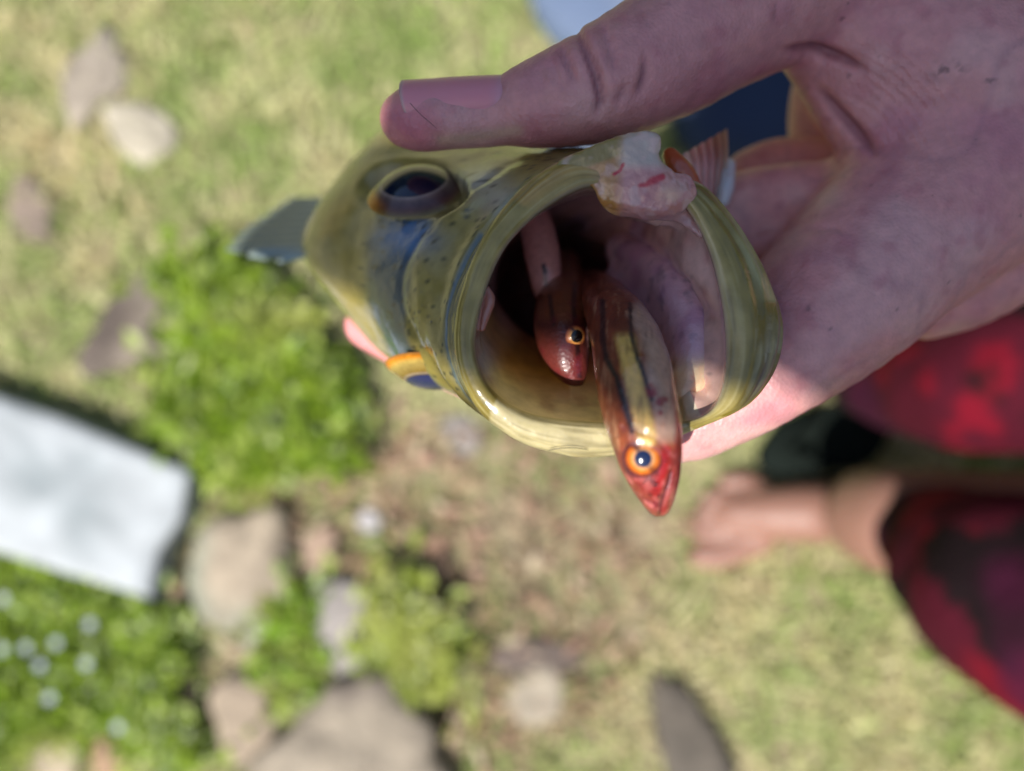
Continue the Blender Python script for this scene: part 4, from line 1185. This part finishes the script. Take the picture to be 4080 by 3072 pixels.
        for j, (o, ln_) in enumerate(((-.034, .80), (-.017, .91), (.0, .97), (.018, 1.0), (.042, .99))):
            rr = .0125 if j == 4 else .008
            feet.append([q(he + ax * .6 + sd * o * .6, .016), q(he + ax * (ln_ - .12) + sd * o, rr + .002), q(he + ax * ln_ + sd * o, rr)])
    S, lo = limb_field(chains, .7, 1.2, pad=2); V2, F2 = surface_nets(S, lo, .7); V2 = smooth_mesh(V2, F2, 2) / 100
    S, lo = limb_field(feet, .25, .5, pad=1); V3, F3 = surface_nets(S, lo, .25); V3 = smooth_mesh(V3, F3, 2) / 100
    F2 = np.concatenate([F2, F3 + len(V2)]); V2 = np.concatenate([V2, V3])
    c2 = np.tile(lin(150, 112, 98), (len(V2), 1)) * (1 + .12 * vnoise(V2, 14, 3, 3))[:, None]
    VV = np.concatenate([hv, V2]); FF = np.concatenate([F, F2 + len(hv)])
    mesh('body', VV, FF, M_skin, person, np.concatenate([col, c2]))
    # shorts: two loose legs joined at the hips
    kA = [q(to_world(C3(3490, 2060, 63)[None])[0], .036), q(to_world(C3(3720, 2140, 56)[None])[0], .043), q(to_world(C3(4270, 2440, 46)[None])[0], .074), q((.64, -.14, .37), .10), q((.72, -.04, .37), .13)]
    kB = [q(to_world(C3(3480, 1480, 62)[None])[0], .040), q(to_world(C3(3700, 1530, 56)[None])[0], .046), q(to_world(C3(4080, 1480, 50)[None])[0], .058), q((.62, .13, .36), .09), q((.72, .1, .37), .13)]
    S, lo = limb_field([kA, kB, [q((.72, .1, .37), .135), q((.72, -.04, .37), .135)]], .8, 1.0, pad=2); Vs, Fs = surface_nets(S, lo, .8)
    Vs = smooth_mesh(Vs, Fs, 2) / 100; Ns = normals(Vs, Fs)
    Vs = Vs + Ns * (vnoise(Vs, 14, 22, 3) * .008)[:, None]
    cs = np.tile(lin(74, 10, 30), (len(Vs), 1)); a = vnoise(Vs, 24, 27, 3) * 1.3; b = vnoise(Vs, 30, 29, 2)
    blend(cs, lin(116, 8, 32), sstep(.05, .3, b)); blend(cs, lin(24, 10, 15), sstep(-.02, .14, a)); blend(cs, lin(66, 12, 44), sstep(.25, .5, vnoise(Vs, 15, 37, 2)) * .8)
    mesh('shorts', Vs, Fs, M_cloth, person, cs * .85)
    S, lo = limb_field([[q((.83, .12, .85), .115), q((.80, .1, .6), .14), q((.74, .06, .42), .15)], [q((.82, .1, .86), .1), q(sh, .085), q((.72, .27, .8), .075)], [q((.82, .1, .86), .1), q((.84, .0, .86), .085), q((.82, -.08, .78), .07)]], 1.0, 1.5, pad=2)
    Vt, Ft = surface_nets(S, lo, 1.0)
    mesh('shirt', smooth_mesh(Vt, Ft, 2) / 100, Ft, M_cloth, person, np.tile(lin(120, 130, 140), (len(Vt), 1)))
    S, lo = limb_field([[q((.775, .12, 1.17), .095), q((.765, .12, 1.2), .095)]], .6, .5, pad=2)
    Vt, Ft = surface_nets(S, lo, .6)
    mesh('hair', Vt / 100, Ft, M_hair, person)
hand()

def nail():
    A = [C3(1628, 468, 17.25), C3(1710, 463, 17.2), C3(1820, 455, 17.1), C3(1995, 447, 17.0)]
    ax = catmull(np.array(A), 10)
    V = []; rows = len(ax); cols = 22
    for i, c in enumerate(ax):
        s = i / (rows - 1)
        r = .80 + .045 - .01 * s
        wid = 1.0 - .25 * max(0, (s - .85) / .15) ** 2 * 1.0 - .12 * max(0, (.12 - s) / .12) ** 2
        for k in range(cols):
            u = (k / (cols - 1) - .5) * 2
            phi = math.radians(36) + u * wid * math.radians(54)
            rr = r - .10 * abs(u) ** 5
            sh_ = -.12 * (1 - u * u) * (1 if s < .5 else 0) * (1 - s * 2) + .10 * (1 - u * u) * max(0, (s - .7) / .3)
            V.append(c + np.array([sh_, rr * math.sin(phi), rr * math.cos(phi)]))
    V = np.array(V); F = grid_faces(rows, cols, wrap=False); m = len(V)
    C = np.array([c for c in ax]); inward = np.repeat(ax, cols, 0) - V; inward[:, 0] = 0; inward /= np.linalg.norm(inward, axis=1, keepdims=True)
    V2 = np.concatenate([V, V + inward * .10])
    bnd = [k for k in range(cols)] + [i * cols + cols - 1 for i in range(1, rows)] + [(rows - 1) * cols + k for k in range(cols - 2, -1, -1)] + [i * cols for i in range(rows - 2, 0, -1)]
    edge = np.array([[bnd[j], bnd[(j + 1) % len(bnd)], m + bnd[(j + 1) % len(bnd)], m + bnd[j]] for j in range(len(bnd))])
    s = np.tile(np.repeat(np.linspace(0, 1, rows), cols), 2)
    col = np.tile(lin(224, 146, 156), (2 * m, 1))
    blend(col, lin(206, 160, 176), sstep(.9, 1, s) * .6); blend(col, lin(206, 180, 170), sstep(.06, .02, s) * .8)
    mesh('thumbnail', to_world(V2), np.concatenate([F, F[:, ::-1] + m, edge]), M_nail, person, col)
nail()

h2 = strand('hair_strand', [(1590, 335, 17.0), (1612, 380, 16.55), (1660, 440, 16.34), (1740, 512, 16.38)], .006, None)
tag(h2, 'fine dark hair lying across the tip of the thumbnail', 'hair')
